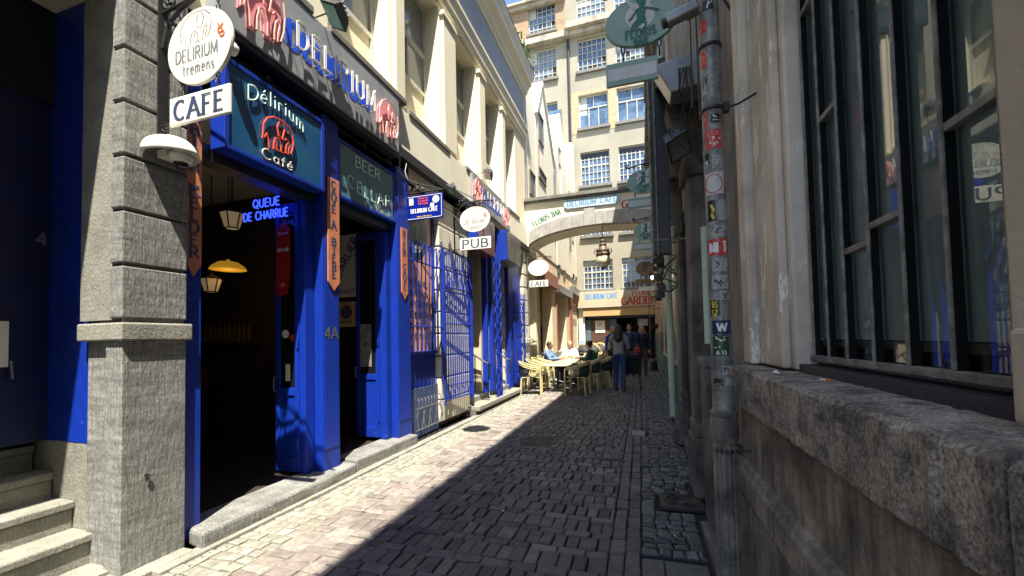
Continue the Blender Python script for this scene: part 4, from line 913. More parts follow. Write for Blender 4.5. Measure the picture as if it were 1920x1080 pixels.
# sign boxes over doors 3 and 4
t = thing('blue_sign_box', 'blue box sign with reddish glass behind the oval sign over the third door', 'sign', (-3.2, 8.1, 3.3))
MB().box(-3.4, -3.08, 7.62, 7.66, 3.34, 4.12).build('side_panel', BLUE, t); m = MB(); m.box(-3.4, -3.10, 7.661, 8.7, 3.34, 4.1); m.build('panel', mat('purple_grey_glass', (.12, .06, .09), (.2, .1, .1), 3, .1), t, bevel=.005)
t = thing('metal_sign_box', 'protruding box sign with blue side and blank grey metal front over the fourth door', 'sign', (-3.1, 9.8, 3.3))
MB().box(-3.4, -2.98, 9.22, 9.27, 3.38, 4.1).build('side_panel', BLUE, t, bevel=.004); m = MB(); m.box(-3.4, -2.98, 9.272, 10.38, 3.4, 4.08); m.build('panel', METALG, t, bevel=.006)
# cables on the left facade
m = MB()
m.tube([(-3.22, 11.98, .1), (-3.21, 11.99, 2.5), (-3.23, 11.9, 4.2)], .014); m.tube([(-3.22, 12.08, 4.9), (-3.22, 12.1, 9.0)], .02)
m.tube([(-3.19, 5.45, 3.9), (-3.15, 6.0, 3.72), (-3.18, 6.6, 3.78), (-3.19, 7.4, 3.66), (-3.25, 7.5, 3.2)], .007)
m.tube([(-3.12, 4.9, 4.1), (-3.2, 5.0, 3.9), (-3.12, 5.1, 3.8), (-3.2, 5.15, 3.95), (-3.2, 5.2, 4.1)], .007)
tag(m.build('facade_cable', METALG), 'grey cables and thin pipe running along the cafe front to the arch', 'cables')

# ================================================================== ARCH
arch = thing('street_arch', 'cream arched bridge across the lane with dark stone voussoirs and painted lettering', 'arch', (-1.3, 12.2, 4))
AX0, AX1 = -3.29, 1.0
cx_, zc_ = -1.0, 0; span = 2.28
def az(x): return 4.2+.60*math.sqrt(max(0, 1-((x-cx_)/span)**2))-.02
xs = [AX0+(AX1-AX0)*i/40 for i in range(41)]
m = MB()
pts = [(x, 12.05, az(x)) for x in xs]+[(AX1, 12.05, 5.66), (AX0, 12.05, 5.66)]
m.prism(pts, (0, 1.0, 0)); m.build('wall', CREAM2, arch)
m = MB(); m.box(AX0, AX1, 11.93, 13.1, 5.66, 5.76); m.box(AX0, AX1, 11.98, 13.1, 5.61, 5.66); m.build('coping', ROOFED, arch, bevel=.008)
m = MB(); nv = 11
for i in range(nv):
    a0, a1 = -3.2+i*(3.72/nv)+.006, -3.2+(i+1)*(3.72/nv)-.006
    top = lambda x: az(x)+.40+(.0)
    up = .52 if i == 5 else .38
    qs = [(a0+(a1-a0)*j/3) for j in range(4)]
    m.prism([(x, 12.02, az(x)-.002) for x in qs]+[(x, 12.02, az(x)+up) for x in qs[::-1]], (0, .2, 0))
m.build('voussoir', mat('purple_grey_voussoir', (.42, .40, .36), (.30, .285, .26), 4, .8, bump=.5, dirt=(.18, .17, .16)), arch, bevel=.006, label='dark grey arch stones with raised keystone')
t = thing('arch_name_plate', 'pale blue rounded lettering plate at the top of the arch', 'sign', (-1.3, 12.0, 5.3))
m = MB(); w_, h_ = .68, .13
m.prism([(-1.27+w_*s+h_*math.cos(R(a)), 12.0, 5.45+h_*math.sin(R(a))) for s, r_ in ((1, range(-90, 91, 15)), (-1, range(90, 271, 15))) for a in r_], (0, .045, 0)); m.build('panel', mat('pale_blue_plate', (.48, .62, .72), (.42, .56, .66), 4, .5), t)
m = MB(); ribbon(m, text_strokes('DELIRIUM CAFÉ', .155, 1.42, gap=.2), (-1.27, 11.998, 5.375), *YF, .032, .02); m.build('lettering', mat('slate_ink', (.12, .26, .40), None, 5, .5), t)
t = thing('arch_green_lettering', 'green capital lettering rising along the left curve of the arch', 'lettering', (-2.6, 12.0, 5.0))
m = MB()
def rot_text(s, size, width, ang, O, thick, thin, mb, serif=0, gap=.16):
    ca, sa = math.cos(R(ang)), math.sin(R(ang)); ribbon(mb, text_strokes(s, size, width, gap=gap), O, (ca, 0, sa), (-sa, 0, ca), thick, thin, serif)
rot_text('FLORIS', .15, .54, 25, (-2.77, 12.045, 5.0), .03, .015, m, .022); rot_text('BAR', .15, .27, 14, (-2.31, 12.045, 5.17), .03, .015, m, .022)
ribbon(m, [[(-.5, -.2), (-.35, -.16), (-.1, -.05), (.15, .07), (.4, .14), (.65, .15)]], (-2.62, 12.045, 4.94), *YF, .012); m.build('lettering', GREENINK2, t)
t = thing('arch_red_lettering', 'red painted capital letters on the shaded right side of the arch', 'lettering', (-.2, 12.0, 5.2))
m = MB(); ribbon(m, text_strokes('GARDEN', .22, .95), (.06, 12.045, 5.16), *YF, .045, .02, serif=.035); m.build('lettering', REDINK, t)
# arch lantern
t = thing('globe_lantern', 'large bronze crowned globe lantern hanging on a chain beneath the arch', 'lantern', (-1.0, 12.25, 3.5))
m = MB(); c_ = (-1.0, 12.25, 3.5)
m.lathe(c_, [(.19, .36), (.21, .42), (.17, .47), (.19, .53), (.13, .60), (.10, .66), (.12, .70), (.06, .76), (.08, .82), (.03, .88), (.02, .95)], 20)
for i in range(8):
    a = R(45*i); m.tube([(c_[0]+.2*math.cos(a), c_[1]+.2*math.sin(a), c_[2]+.44), (c_[0]+.26*math.cos(a), c_[1]+.26*math.sin(a), c_[2]+.48), (c_[0]+.23*math.cos(a), c_[1]+.23*math.sin(a), c_[2]+.58)], .014, 5)
m.build('crown', COPPER, t, smooth=True)
m = MB(); m.lathe(c_, [(.03, -.03), (.07, .0), (.03, .03), (.08, .035)], 12); m.build('finial', BLACK, t)
m = MB(); m.lathe(c_, [(.06, .03), (.13, .07), (.2, .15), (.215, .22), (.2, .3), (.18, .36)], 24); m.build('globe', GLASSG, t, smooth=True)
m = MB(); chain(m, (-1.0, 12.25, 4.45), (-1.0, 12.25, 4.76), .018); m.build('chain', BLACK, t)
# added lantern, unseen above the view, hung to cast its shadow on the paving
t = thing('globe_lantern', 'unseen globe lantern on a cable, added to cast a round shadow on the lane', 'lantern', (-1.49, 3.66, 6.1))
m = MB(); m.lathe((-1.49, 3.66, 6.3), [(.05, -.22), (.2, -.1), (.24, 0), (.2, .12), (.1, .2)], 20); m.build('globe', GLASSG, t, smooth=True)
m = MB(); m.lathe((-1.49, 3.66, 6.3), [(.14, .18), (.18, .22), (.1, .3), (.03, .36)], 16); m.tube([(-3.3, 3.66, 6.75), (-1.49, 3.66, 6.66), (.62, 3.66, 6.75)], .006); m.build('crown', COPPER, t)

# ================================================================== LEFT ROW BEYOND THE ARCH
row = thing('gabled_row', 'white rendered gabled row beyond the arch with small slanted windows', 'building', (-3.3, 18, 0))
def gable(y0, ztl, yp, zp, y1, zr, x=-3.35, x0=-6.5, z0=4.6):
    m = MB(); m.prism([(x, y0, z0), (x, y1, z0), (x, y1, zr), (x, yp, zp), (x, y0, ztl)], (x0-x, 0, 0))
    m.build('gable_wall', CREAM2, row)
    m = MB()
    for (a, b), (c, d) in (((y0, ztl), (yp, zp)), ((yp, zp), (y1, zr))):
        L = math.hypot(c-a, d-b); nx, nz = -(d-b)/L, (c-a)/L
        m.prism([(x+.08, a, b), (x+.08, c, d), (x+.08, c+nx*.07, d+nz*.07), (x+.08, a+nx*.07, b+nz*.07)], (x0-x-.08, 0, 0))
    m.build('roof', CREAM2, row)
gable(13.92, 9.45, 15.0, 11.2, 17.3, 8.6)
m = MB(); m.prism([(-3.36, 12.2, 4.6), (-3.36, 13.92, 4.6), (-3.36, 13.92, 9.45), (-3.36, 12.2, 10.6)], (-3, 0, 0)); m.build('gable_wall', CREAM2, row)
m = MB(); m.box(-6.5, -3.33, 17.31, 20.5, 4.6, 9.3); m.prism([(-3.33, 17.31, 9.301), (-3.33, 20.5, 9.301), (-3.33, 19.0, 11.8), (-3.33, 18.6, 11.8)], (-3, 0, 0)); m.build('gable_wall', CREAM2, row)
m = MB(); m.box(-6.5, -3.3, 18.55, 18.75, 8.0, 11.9); m.box(-6.5, -3.3, 22.6, 22.75, 8.0, 12.3); m.build('parapet', CREAM2, row)
m = MB(); m.box(-6.5, -3.33, 20.51, 22.95, 4.6, 10.2); m.prism([(-3.33, 20.51, 10.201), (-3.33, 22.95, 10.201), (-3.33, 22.7, 12.25), (-3.33, 22.3, 12.25)], (-3, 0, 0)); m.build('gable_wall', CREAM2, row)
m = MB(); m.tube([(-3.28, 16.9, 8.6), (-3.28, 16.9, 5.8)], .05, 8); m.tube([(-3.27, 20.5, 8.9), (-3.27, 20.5, 5.8)], .05, 8); m.build('downpipe', METALG, row)
SLW = mat('dark_grey_pane', (.10, .10, .11), (.16, .16, .16), 2, .3)  # plain dark grey for the small panes
for (a, b, c, d) in ((14.35, 15.0, 8.75, 9.7), (14.25, 15.3, 7.36, 7.62), (18.2, 18.52, 9.4, 10.1), (12.9, 13.5, 6.3, 7.0), (21.4, 21.9, 6.6, 7.2)):
    m = MB(); m.box(-3.36, -3.30, a-.05, b+.05, c-.05, c); m.box(-3.36, -3.31, a-.05, a, c, d); m.box(-3.36, -3.31, b, b+.05, c, d); m.box(-3.36, -3.29, a-.05, b+.05, d, d+.06)
    w = m.build('window', ROOFED, row); MB().box(-3.36, -3.335, a, b, c, d).build('pane', SLW, w)
m = MB(); m.box(-3.35, -3.335, 14.27, 14.33, 7.7, 8.5); m.build('red_pipe', REDBR, row)
# ground floor of the row
gf = thing('terrace_building', 'cream and red brick ground floor with deep bays behind the cafe terrace', 'building', (-3.3, 18, 0))
m = MB()
m.box(-6, -3.38, 13.15, 23, 3.70, 4.599)
m.box(-3.9, -3.3, 13.15, 13.4, 0, 3.7)
m.box(-3.7, -3.30, 15.75, 16.55, .9, 3.7); m.box(-6, -4.2, 13.15, 23, .9, 3.7); m.box(-3.8, -3.34, 19.1, 19.9, .9, 3.7)
m.box(-3.9, -3.36, 20.65, 24, .9, 3.7)
m.build('wall', mat('warm_cream_render', (.80, .68, .46), (.74, .60, .38), 1.5, .8, dirt=(.62, .36, .14), dscale=.8, damt=.6), gf)
m = MB(); m.box(-4.5, -3.28, 13.15, 23, .0, .92); m.box(-3.28, -3.0, 13.2, 22.9, 0, .5); m.build('plinth', CONC, gf, bevel=.01)
m = MB(); m.box(-4.19, -4.0, 13.4, 15.7, .93, 2.0); m.box(-4.19, -3.95, 16.6, 19.0, .93, 2.0); m.build('dark_opening', DARKIN, gf)
for (a, b) in ((14.2, 15.0), (17.4, 18.4)):
    m = MB(); m.box(-3.75, -3.6, a, b, .93, 3.5); m.build('bay_pillar', mat('cream_bay_panel', (.82, .72, .5), None, 2, .7, dirt=(.7, .35, .12), dscale=1.2, damt=.5), gf)  # cream panels with orange blotches
m = MB(); m.box(-3.9, -3.7, 13.4, 15.7, 2.5, 2.75); m.box(-3.9, -3.7, 16.6, 19.1, 2.5, 2.75); m.build('bay_beam', WOODD if 0 else TAN, gf)
m = MB(); m.box(-3.34, -3.27, 16.55, 16.75, .9, 3.4); m.box(-3.34, -3.27, 19.9, 20.6, .9, 3.75); m.box(-3.34, -3.27, 20.6, 24, 3.3, 3.75); m.box(-3.34, -3.28, 22.75, 23, .9, 3.3)
m.build('brick_pier', REDBR, gf)
m = MB()
for z0 in (2.1, 2.85):
    for i in range(4): m.box(-3.362, -3.355, 21.0+i*.42, 21.18+i*.42, z0, z0+.36)
m.build('slot', DARKIN, gf, label='two rows of narrow dark slots')
for (a, b, z0, z1, nm, mt) in ((13.45, 16.5, 3.45, 3.95, 'terracotta_fascia', mat('terracotta_fascia', (.36, .16, .10), (.28, .12, .08), 4, .7)), (16.75, 20.2, 3.4, 3.72, 'awning_box', METALG), (20.5, 24.0, 3.72, 4.1, 'awning_box', METALG)):
    m = MB(); m.box(-3.5, -3.16, a, b, z0, z1); m.build(nm, mt, gf, bevel=.01)
for (a, b, c, d) in ((17.4, 17.85, 4.30, 4.62), (18.8, 19.2, 4.30, 4.58), (21.4, 21.9, 4.42, 4.8), (22.3, 22.8, 4.42, 4.78)):
    m = MB(); m.box(-3.36, -3.33, a, b, c, d); m.box(-3.36, -3.30, a-.04, b+.04, d, d+.05); m.build('small_window', SLW, gf)

# ================================================================== FAR BUILDING
fb = thing('warehouse_building', 'tall cream industrial building closing the lane with rows of multi pane steel windows', 'building', (-2, 23, 0))
cols = [(-5.82, -4.20), (-2.98, -1.37), (-.88, .68)]
rows_ = [(4.13, 5.76, 0), (7.15, 8.95, 0), (9.98, 11.9, 0), (13.27, 15.15, 2), (16.55, 18.42, 1), (19.4, 21.1, 1)]
FYY = 23.0
WALLF = mat('far_cream_wall', (.36, .335, .26), (.29, .27, .21), .5, .9, bump=.2, streak=.3, dirt=(.28, .25, .19), dscale=.35, damt=.55)
m = MB(); zc0 = 3.95; last = zc0
xs_ = [-8.5]+[v for c in cols for v in c]+[2.5]
for z0, z1, st_ in rows_:
    m.box(-8.5, 2.5, FYY, FYY+1, last, z0)
    for a, b in zip(xs_[0::2], xs_[1::2]): m.box(a, b, FYY, FYY+1, z0, z1)
    last = z1
m.box(-3.6, 2.5, FYY, FYY+1, last, 23.4); m.box(-8.5, -3.602, FYY, FYY+1, last, 21.15); m.box(-8.5, 2.5, FYY+1.002, FYY+9, 3, 21.1)
m.build('wall', WALLF, fb)
m = MB(); m.box(-8.45, -3.55, FYY-.02, FYY, 18.95, 21.3) if 0 else None
m = MB(); a = [(-8.5, -5.84), (-4.18, -3.62)]
for p, q in a: m.box(p, q, FYY-.02, FYY-.001, 18.95, 20.94)
m.box(-5.84, -4.18, FYY-.02, FYY-.001, 18.95, 19.35); m.build('brick_patch', BRICK, fb)
m = MB(); m.box(-3.42, -3.02, FYY-.012, FYY-.001, 13.0, 15.4); m.box(-1.33, -.93, FYY-.012, FYY-.001, 13.0, 15.6); m.box(-3.42, -.1, FYY-.014, FYY-.0015, 15.2, 15.42); m.build('brick_patch', mat('exposed_brick', (.52, .40, .25), (.40, .26, .15), 6, .9, bump=.6, bscale=12), fb)
m = MB(); m.box(-8.5, -3.4, FYY-.45, FYY-.001, 18.55, 18.9); m.box(-3.6, 2.5, FYY-.6, FYY-.002, 18.85, 19.2); m.box(-3.6, 2.5, FYY-.35, FYY-.003, 18.6, 18.849)
m.box(-8.5, -3.6, FYY-.25, FYY-.001, 20.95, 21.15); m.box(-8.5, -3.6, FYY-.4, FYY+.5, 21.151, 21.3); m.build('cornice', mat('weathered_cornice', (.50, .44, .33), (.34, .30, .24), 1.5, .85, dirt=(.14, .13, .11), damt=.7), fb, bevel=.02)
m = MB(); m.tube([(-3.50, FYY-.09, 4.2), (-3.50, FYY-.09, 18.5)], .075, 8); m.tube([(-7.3, FYY-.09, 18.9), (-7.3, FYY-.09, 20.9)], .07, 8); m.build('downpipe', BLACKP, fb)
random.seed(11)
for ri, (z0, z1, st_) in enumerate(rows_):
    for ci, (x0, x1) in enumerate(cols):
        if ci == 0 and ri in (0, 1, 2): continue
        if ci == 0 and ri == 3: zz0, zz1, xx0, xx1 = 13.4, 14.5, -4.6, -4.22
        zz0, zz1, xx0, xx1 = z0, z1, x0, x1
        m = MB(); Yf = FYY+.14; b_ = .05
        m.box(xx0, xx1, Yf, Yf+.06, zz0, zz0+b_); m.box(xx0, xx1, Yf, Yf+.06, zz1-b_, zz1); m.box(xx0, xx0+b_, Yf, Yf+.06, zz0+b_, zz1-b_); m.box(xx1-b_, xx1, Yf, Yf+.06, zz0+b_, zz1-b_)
        if st_ == 2:
            zt = zz0+(zz1-zz0)*.62; nb = 3; m.box(xx0+b_, xx1-b_, Yf, Yf+.055, zt, zt+.05)
            for i in range(1, 3): m.box(xx0+(xx1-xx0)*i/3-.02, xx0+(xx1-xx0)*i/3+.02, Yf, Yf+.05, zz0+b_, zt)
            m.box((xx0+xx1)/2-.015, (xx0+xx1)/2+.015, Yf, Yf+.05, zt+.05, zz1-b_)
        else:
            nc = 6 if st_ else 7; nr = 5
            for i in range(1, nc): x = xx0+(xx1-xx0)*i/nc; w_ = .028 if (i in (2, 5) and not st_) else .014; m.box(x-w_, x+w_, Yf, Yf+.05, zz0+b_, zz1-b_)
            for i in range(1, nr):
                z = zz0+(zz1-zz0)*i/nr; w_ = .03 if (i == 3 and not st_) else .014
                for j in range(nc): x = xx0+(xx1-xx0)*j/nc; m.box(x+.03, x+(xx1-xx0)/nc-.03, Yf+.004, Yf+.046, z-w_, z+w_)
        w = m.build('window', WINFR, fb)
        MB().poly([(xx0, Yf+.05, zz0), (xx1, Yf+.05, zz0), (xx1, Yf+.05, zz1), (xx0, Yf+.05, zz1)]).build('pane', random.choice((GLASS, GLASS, GLASS2, GLASS3)), w)
        if random.random() < .45: MB().box(xx0+.08, xx0+(xx1-xx0)*random.choice((.3, .5, 1))-.06, Yf+.042, Yf+.046, zz1-(zz1-zz0)*random.uniform(.25, .6), zz1-.06).build('curtain', WINFR, w)
        if st_ == 0: MB().box(xx0+.05, xx1-.05, Yf-.012, Yf-.002, zz1-.28, zz1-.05).build('shutter_strip', BLACKP if ri == 2 else METALG, w) if ri in (0, 2) else None
        if st_ == 1:
            m = MB()
            for _ in range(3): i, j = random.randrange(nc), random.randrange(2); m.box(xx0+(xx1-xx0)*i/nc+.02, xx0+(xx1-xx0)*(i+1)/nc-.02, Yf+.03, Yf+.045, zz0+(zz1-zz0)*j/nr+.03, zz0+(zz1-zz0)*(j+1)/nr-.03)
            m.build('broken_pane', DARKIN, w)
        MB().box(xx0-.12, xx1+.1, FYY-.16, FYY+.13, zz0-.16, zz0-.002).build('sill', ROOFED, fb, bevel=.01)
# small window low in the left bay
m = MB(); m.box(-4.75, -3.95, FYY-.06, FYY-.001, 13.0, 14.6); w = m.build('window', ROOFED, fb); MB().box(-4.7, -4.0, FYY-.075, FYY-.061, 13.05, 14.55).build('pane', GLASS, w)
# ground level passage
m = MB()
m.box(-3.45, .9, FYY-.5, FYY-.0, 3.08, 3.95); m.build('name_fascia', mat('fascia_cream', (.48, .43, .31), (.42, .37, .26), 1, .8), fb, bevel=.01)
m = MB(); m.box(-3.0, .9, FYY-.42, FYY, 2.62, 3.07); m.build('lower_fascia', OCHRE, fb, bevel=.006)
m = MB(); m.box(-2.75, .9, FYY-.30, FYY+.3, 2.5, 2.61); m.build('lintel', BLACKP, fb)
m = MB(); m.box(-8.5, -2.95, FYY-.25, FYY-.001, 0, 3.07); m.box(-8.5, -3.45, FYY-.02, FYY, 3.07, 3.95); m.build('wall', CREAM2, fb)
m = MB(); m.box(-3.3, -2.96, FYY-.27, FYY-.251, .0, 1.3); m.build('painted_dado', mat('pale_blue_dado', (.25, .40, .52), None, 4, .7), fb)
m = MB(); m.box(-2.95, .9, FYY+2.2, FYY+2.3, 0, 3.07); m.box(-3.05, -2.95, FYY, FYY+2.2, 0, 3.07); m.box(.9, 1.0, FYY, FYY+2.2, 0, 3.07); m.box(-3, 1, FYY, FYY+2.3, 3.0, 3.1); m.build('passage_wall', mat('dark_passage', (.02, .022, .026), (.012, .013, .016), 2, .7), fb)
m = MB(); m.box(-2.62, -1.62, FYY-.06, FYY+.0, .25, 2.45); m.build('door', WOODD, fb, bevel=.01)
m = MB(); m.box(-2.9, -2.63, FYY-.08, FYY, .25, 2.45); m.box(-1.61, -1.25, FYY-.06, FYY, .25, 2.45); m.build('door_side_panel', mat('slate_paint', (.10, .14, .18), (.06, .09, .12), 4, .6), fb)
t = thing('passage_poster', 'white poster with red scribble on the brown door under the far fascia', 'poster', (-2.1, FYY-.07, 1.7))
MB().box(-2.4, -1.88, FYY-.08, FYY-.062, 1.72, 2.38).build('sheet', WHITE, t)
m = MB(); ribbon(m, [arc(-.05, .1, .14, .07, 60, 330, 12), [(-.15, -.02), (.1, .02), (-.05, .1), (.15, .15)]], (-2.14, FYY-.082, 2.12), *YF, .025); m.build('scribble', REDINK, t)
m = MB(); m.box(-.15, .35, FYY-.02, FYY+.01, 2.05, 2.42); tag(m.build('paper_notice', mat('grey_notice', (.35, .38, .42), (.3, .33, .36), 5, .6)), 'pale grey notice hanging in the dark passage', 'notice')
t = thing('fascia_blue_lettering', 'blue lettering on the sunlit left part of the far fascia', 'lettering', (-2.0, FYY-.5, 3.6))
m = MB(); ribbon(m, text_strokes('DELIRIUM CAFÉ', .27, 1.7, gap=.2), (-2.0, FYY-.502, 3.55), *YF, .05, .03); m.build('lettering', BLUEINK, t)
t = thing('fascia_pale_lettering', 'faded grey lettering below the blue words on the far fascia', 'lettering', (-1.9, FYY-.5, 3.2))
m = MB(); ribbon(m, text_strokes('FLORIS BAR', .16, 1.2, gap=.3), (-1.9, FYY-.502, 3.22), *YF, .02); m.build('lettering', mat('faded_ink', (.55, .50, .38), None, 5, .6), t)
t = thing('fascia_red_lettering', 'large red GARDEN lettering on the shaded right half of the far fascia', 'lettering', (-.1, FYY-.5, 3.2))
m = MB(); ribbon(m, text_strokes('FLORIS', .24, .95), (.1, FYY-.502, 3.64), *YF, .045, .025, serif=.03); ribbon(m, text_strokes('GARDEN', .40, 1.75, gap=.12), (-.08, FYY-.502, 3.17), *YF, .085, .04, serif=.06); m.build('lettering', REDINK, t)
# roof weeds on the cafe cornice end
m = MB(); random.seed(3)
for _ in range(90):
    y_ = random.gauss(11.3, .5); c_ = Vector((-2.93+random.gauss(0, .05), y_, 9.72+abs(random.gauss(0, .13)))); a = Vector((random.uniform(-1, 1), random.uniform(-1, 1), random.uniform(-.3, 1))).normalized()*.055; b = a.orthogonal()*.4
    m.add([c_-a, c_+b, c_+a, c_-b], [(0, 1, 2, 3)])
tag(m.build('roof_weeds', LEAF), 'small green weeds growing along the cafe roof edge', 'weeds')

# ================================================================== RIGHT SIDE
nb = thing('corner_building', 'weathered plaster building at right with barred window above a crumbling stone sill', 'building', (.6, 1.3, 0))
m = MB()
m.box(.54, 1.4, -12, 2.75, -.05, 1.10); m.build('lower_wall', OLDWALL, nb, bevel=.006)
m = MB(); m.prism([(.54, -3, .60), (.522, -3, .60), (.515, -3, .61), (.515, -3, .625), (.503, -3, .63), (.503, -3, .745), (.515, -3, .765), (.52, -3, .79), (.54, -3, .80)], (0, 5.76, 0)); m.box(.515, .54, -3, 2.74, -.05, .60)
m.build('plinth_moulding', OLDWALL, nb)
for a, b in ((-3, .772), (.788, 2.74)):
    m = MB(); nseg = 60; y_ = a; top = []; L = b-a; random.seed(5)
    n_ = int(L/.03); prof = []
    for i in range(n_+1):
        y_ = a+L*i/n_; e_ = .49+random.uniform(-.004, .005); zt = 1.316+random.uniform(-.003, .003); zb = 1.10+random.uniform(-.006, .006)
        prof.append([(.80, y_, zt+.012), (e_+.012, y_, zt), (e_, y_, zt-.012+random.uniform(-.004, .004)), (e_+random.uniform(-.003, .003), y_, 1.2), (e_+.004, y_, zb+.015), (e_+.02, y_, zb), (.80, y_, 1.10)])
    kk = len(prof[0])
    for p in prof: m.v += p
    for i in range(n_):
        for j in range(kk): m.f.append((i*kk+j, i*kk+(j+1) % kk, (i+1)*kk+(j+1) % kk, (i+1)*kk+j))
    m.f.append(tuple(range(kk))[::-1]); m.f.append(tuple(n_*kk+j for j in range(kk)))
    sl = m.build('window_sill', SILLFACE, nb)
    sl.data.materials.append(SILLST)
    for p in sl.data.polygons:
        if p.normal.z > .8: p.material_index = 1
m = MB()
m.box(.66, 1.3, 2.14, 2.75, 1.33, 13.04); m.box(.62, .66, 2.19, 2.55, 1.335, 13.04); m.box(.58, .66, 2.60, 2.75, 1.33, 13.04)
m.build('wall_pier', PLASTER, nb, bevel=.012, label='plaster pier between pipe and window with peeling patches')
m = MB(); m.box(.62, 1.3, -.1, .955, 1.33, 13.04); m.box(.60, .62, -.1, .93, 1.335, 1.50); m.build('wall_pier', mat('beige_rough_plaster', (.55, .46, .36), (.42, .35, .28), 2, .85, bump=.5, bscale=25, streak=.3), nb, bevel=.02, label='beige rough plaster pier at the right edge')
m = MB(); m.tube([(.615, .96, 1.9), (.60, .955, 1.98), (.61, .955, 2.05)], .03); m.build('pier_chip', PLASTER, nb) if 0 else None
m = MB(); m.box(.8, 2, .955, 2.14, 5.0, 13.04); m.box(.62, 2, -12, -.1, 1.33, 13.04); m.box(1.3, 2, -.1, 2.75, 5.0, 13.04); m.box(.5, 2, -12, 2.75, 13.05, 13.26); m.build('upper_wall', PLASTER, nb)
m = MB(); m.box(.67, .80, .96, 2.139, 1.31, 1.36); m.build('shadow_sill', BLACKP, nb)  # black strip stands in for the shadow below the grille
# barred window
bw = MB()
ys_b = [2.10, 1.955, 1.80, 1.62, 1.44, 1.265, 1.09]
for i, y_ in enumerate(ys_b): bw.box(.713, .7215, y_-.006, y_+.006, 1.40, 5.0)
bw.box(.712, .738, .96, 2.14, 1.375, 1.40)
w = bw.build('window', STEELB, nb, bevel=.003, label='tall window behind painted steel bars')
m = MB(); 
for i, y_ in enumerate(ys_b): m.box(.722, .742, y_-.007, y_+.007, 1.40, 5.0)
m.build('mullion', MATTEB, w)
m = MB()
for (i, z_) in ((5, 1.98), (3, 1.83), (1, 2.35), (2, 1.78), (3, 2.75), (4, 3.15), (0, 2.9), (5, 3.0)):
    y1, y0 = ys_b[i]-.008, ys_b[i+1]+.008; m = MB(); m.box(.716, .7415, y0, y1, z_, z_+.022); m.build('transom', STEELB, w, bevel=.003)
MB().poly([(.7425, .955, 1.36), (.7425, .955, 5), (.7425, 2.14, 5), (.7425, 2.14, 1.36)]).build('pane', PANE, w)
m = MB(); m.box(.744, .751, .956, 2.137, 1.44, 1.465); m.box(.744, .751, .956, 2.137, 1.365, 1.38); m.build('inner_frame', STEELB, w)
m = MB(); m.box(.752, .762, .955, 2.138, 1.47, 4.99); m.build('blind', CURT, w)
m = MB(); m.box(.765, 1.3, .956, 2.137, 1.361, 1.469); m.build('inner_ledge', DARKIN, w)
# litter on the sill
t = thing('cigarette_end', 'orange and white cigarette end lying on the stone sill', 'cigarette', (.63, 1.65, 1.32))
MB().tube([(.60, 1.72, 1.332), (.612, 1.70, 1.332)], .0035, 8).build('paper', WHITE, t); MB().tube([(.612, 1.70, 1.332), (.622, 1.683, 1.332)], .0036, 8).build('filter', ORINK, t)
m = MB(); m.add([(.56, 2.13, 1.322), (.58, 2.10, 1.324), (.575, 2.07, 1.322), (.555, 2.08, 1.323), (.565, 2.1, 1.336), (.57, 2.09, 1.334)], [(0, 1, 4), (1, 2, 5, 4), (2, 3, 5), (3, 0, 4, 5), (0, 3, 2, 1)]); tag(m.build('foil_scrap', WHITE), 'crumpled scrap of pale foil on the far end of the sill', 'litter')

# downpipe with stickers
PXc, PYc = .418, 2.50
dp = thing('downpipe', 'thick grey downpipe covered in stickers with fluted iron foot', 'downpipe', (PXc, PYc, 0))
m = MB(); m.tube([(PXc, PYc, 1.06), (PXc+.002, PYc, 1.12), (PXc, PYc, 1.22), (PXc-.004, PYc, 1.3), (PXc, PYc, 1.4), (PXc, PYc, 12.4)], [.057, .057, .054, .051, .053, .053], 28)
m.build('pipe', PIPE, dp, smooth=True)
m = MB(); m.lathe((PXc, PYc, 0), [(.055, .02), (.055, .90), (.066, .93), (.070, .96), (.070, 1.03), (.064, 1.05), (.071, 1.06), (.071, 1.08), (.05, 1.09)], 28)
for i in range(14): a = 2*math.pi*i/14; m.tube([(PXc+.055*math.cos(a), PYc+.055*math.sin(a), .03), (PXc+.055*math.cos(a), PYc+.055*math.sin(a), .9)], .007, 6)
m.build('iron_foot', IRONP, dp, smooth=True)
for z_ in (.86, 3.10, 2.74):
    m = MB(); m.lathe((PXc, PYc, z_), [(.056, 0), (.061, .005), (.061, .018), (.056, .022)], 28)
    m.build('clamp', BLACK, dp)
for z_, ln in ((.87, .2), (2.755, .26)):
    m = MB(); m.tube([(PXc+.06, PYc, z_), (PXc+.13, PYc-.02, z_+.005), (.63, PYc-.08, z_+.02)], .006, 6); m.box(PXc+.05, PXc+.085, PYc-.02, PYc+.02, z_-.02, z_+.03); m.build('wall_tie', BLACK, dp)
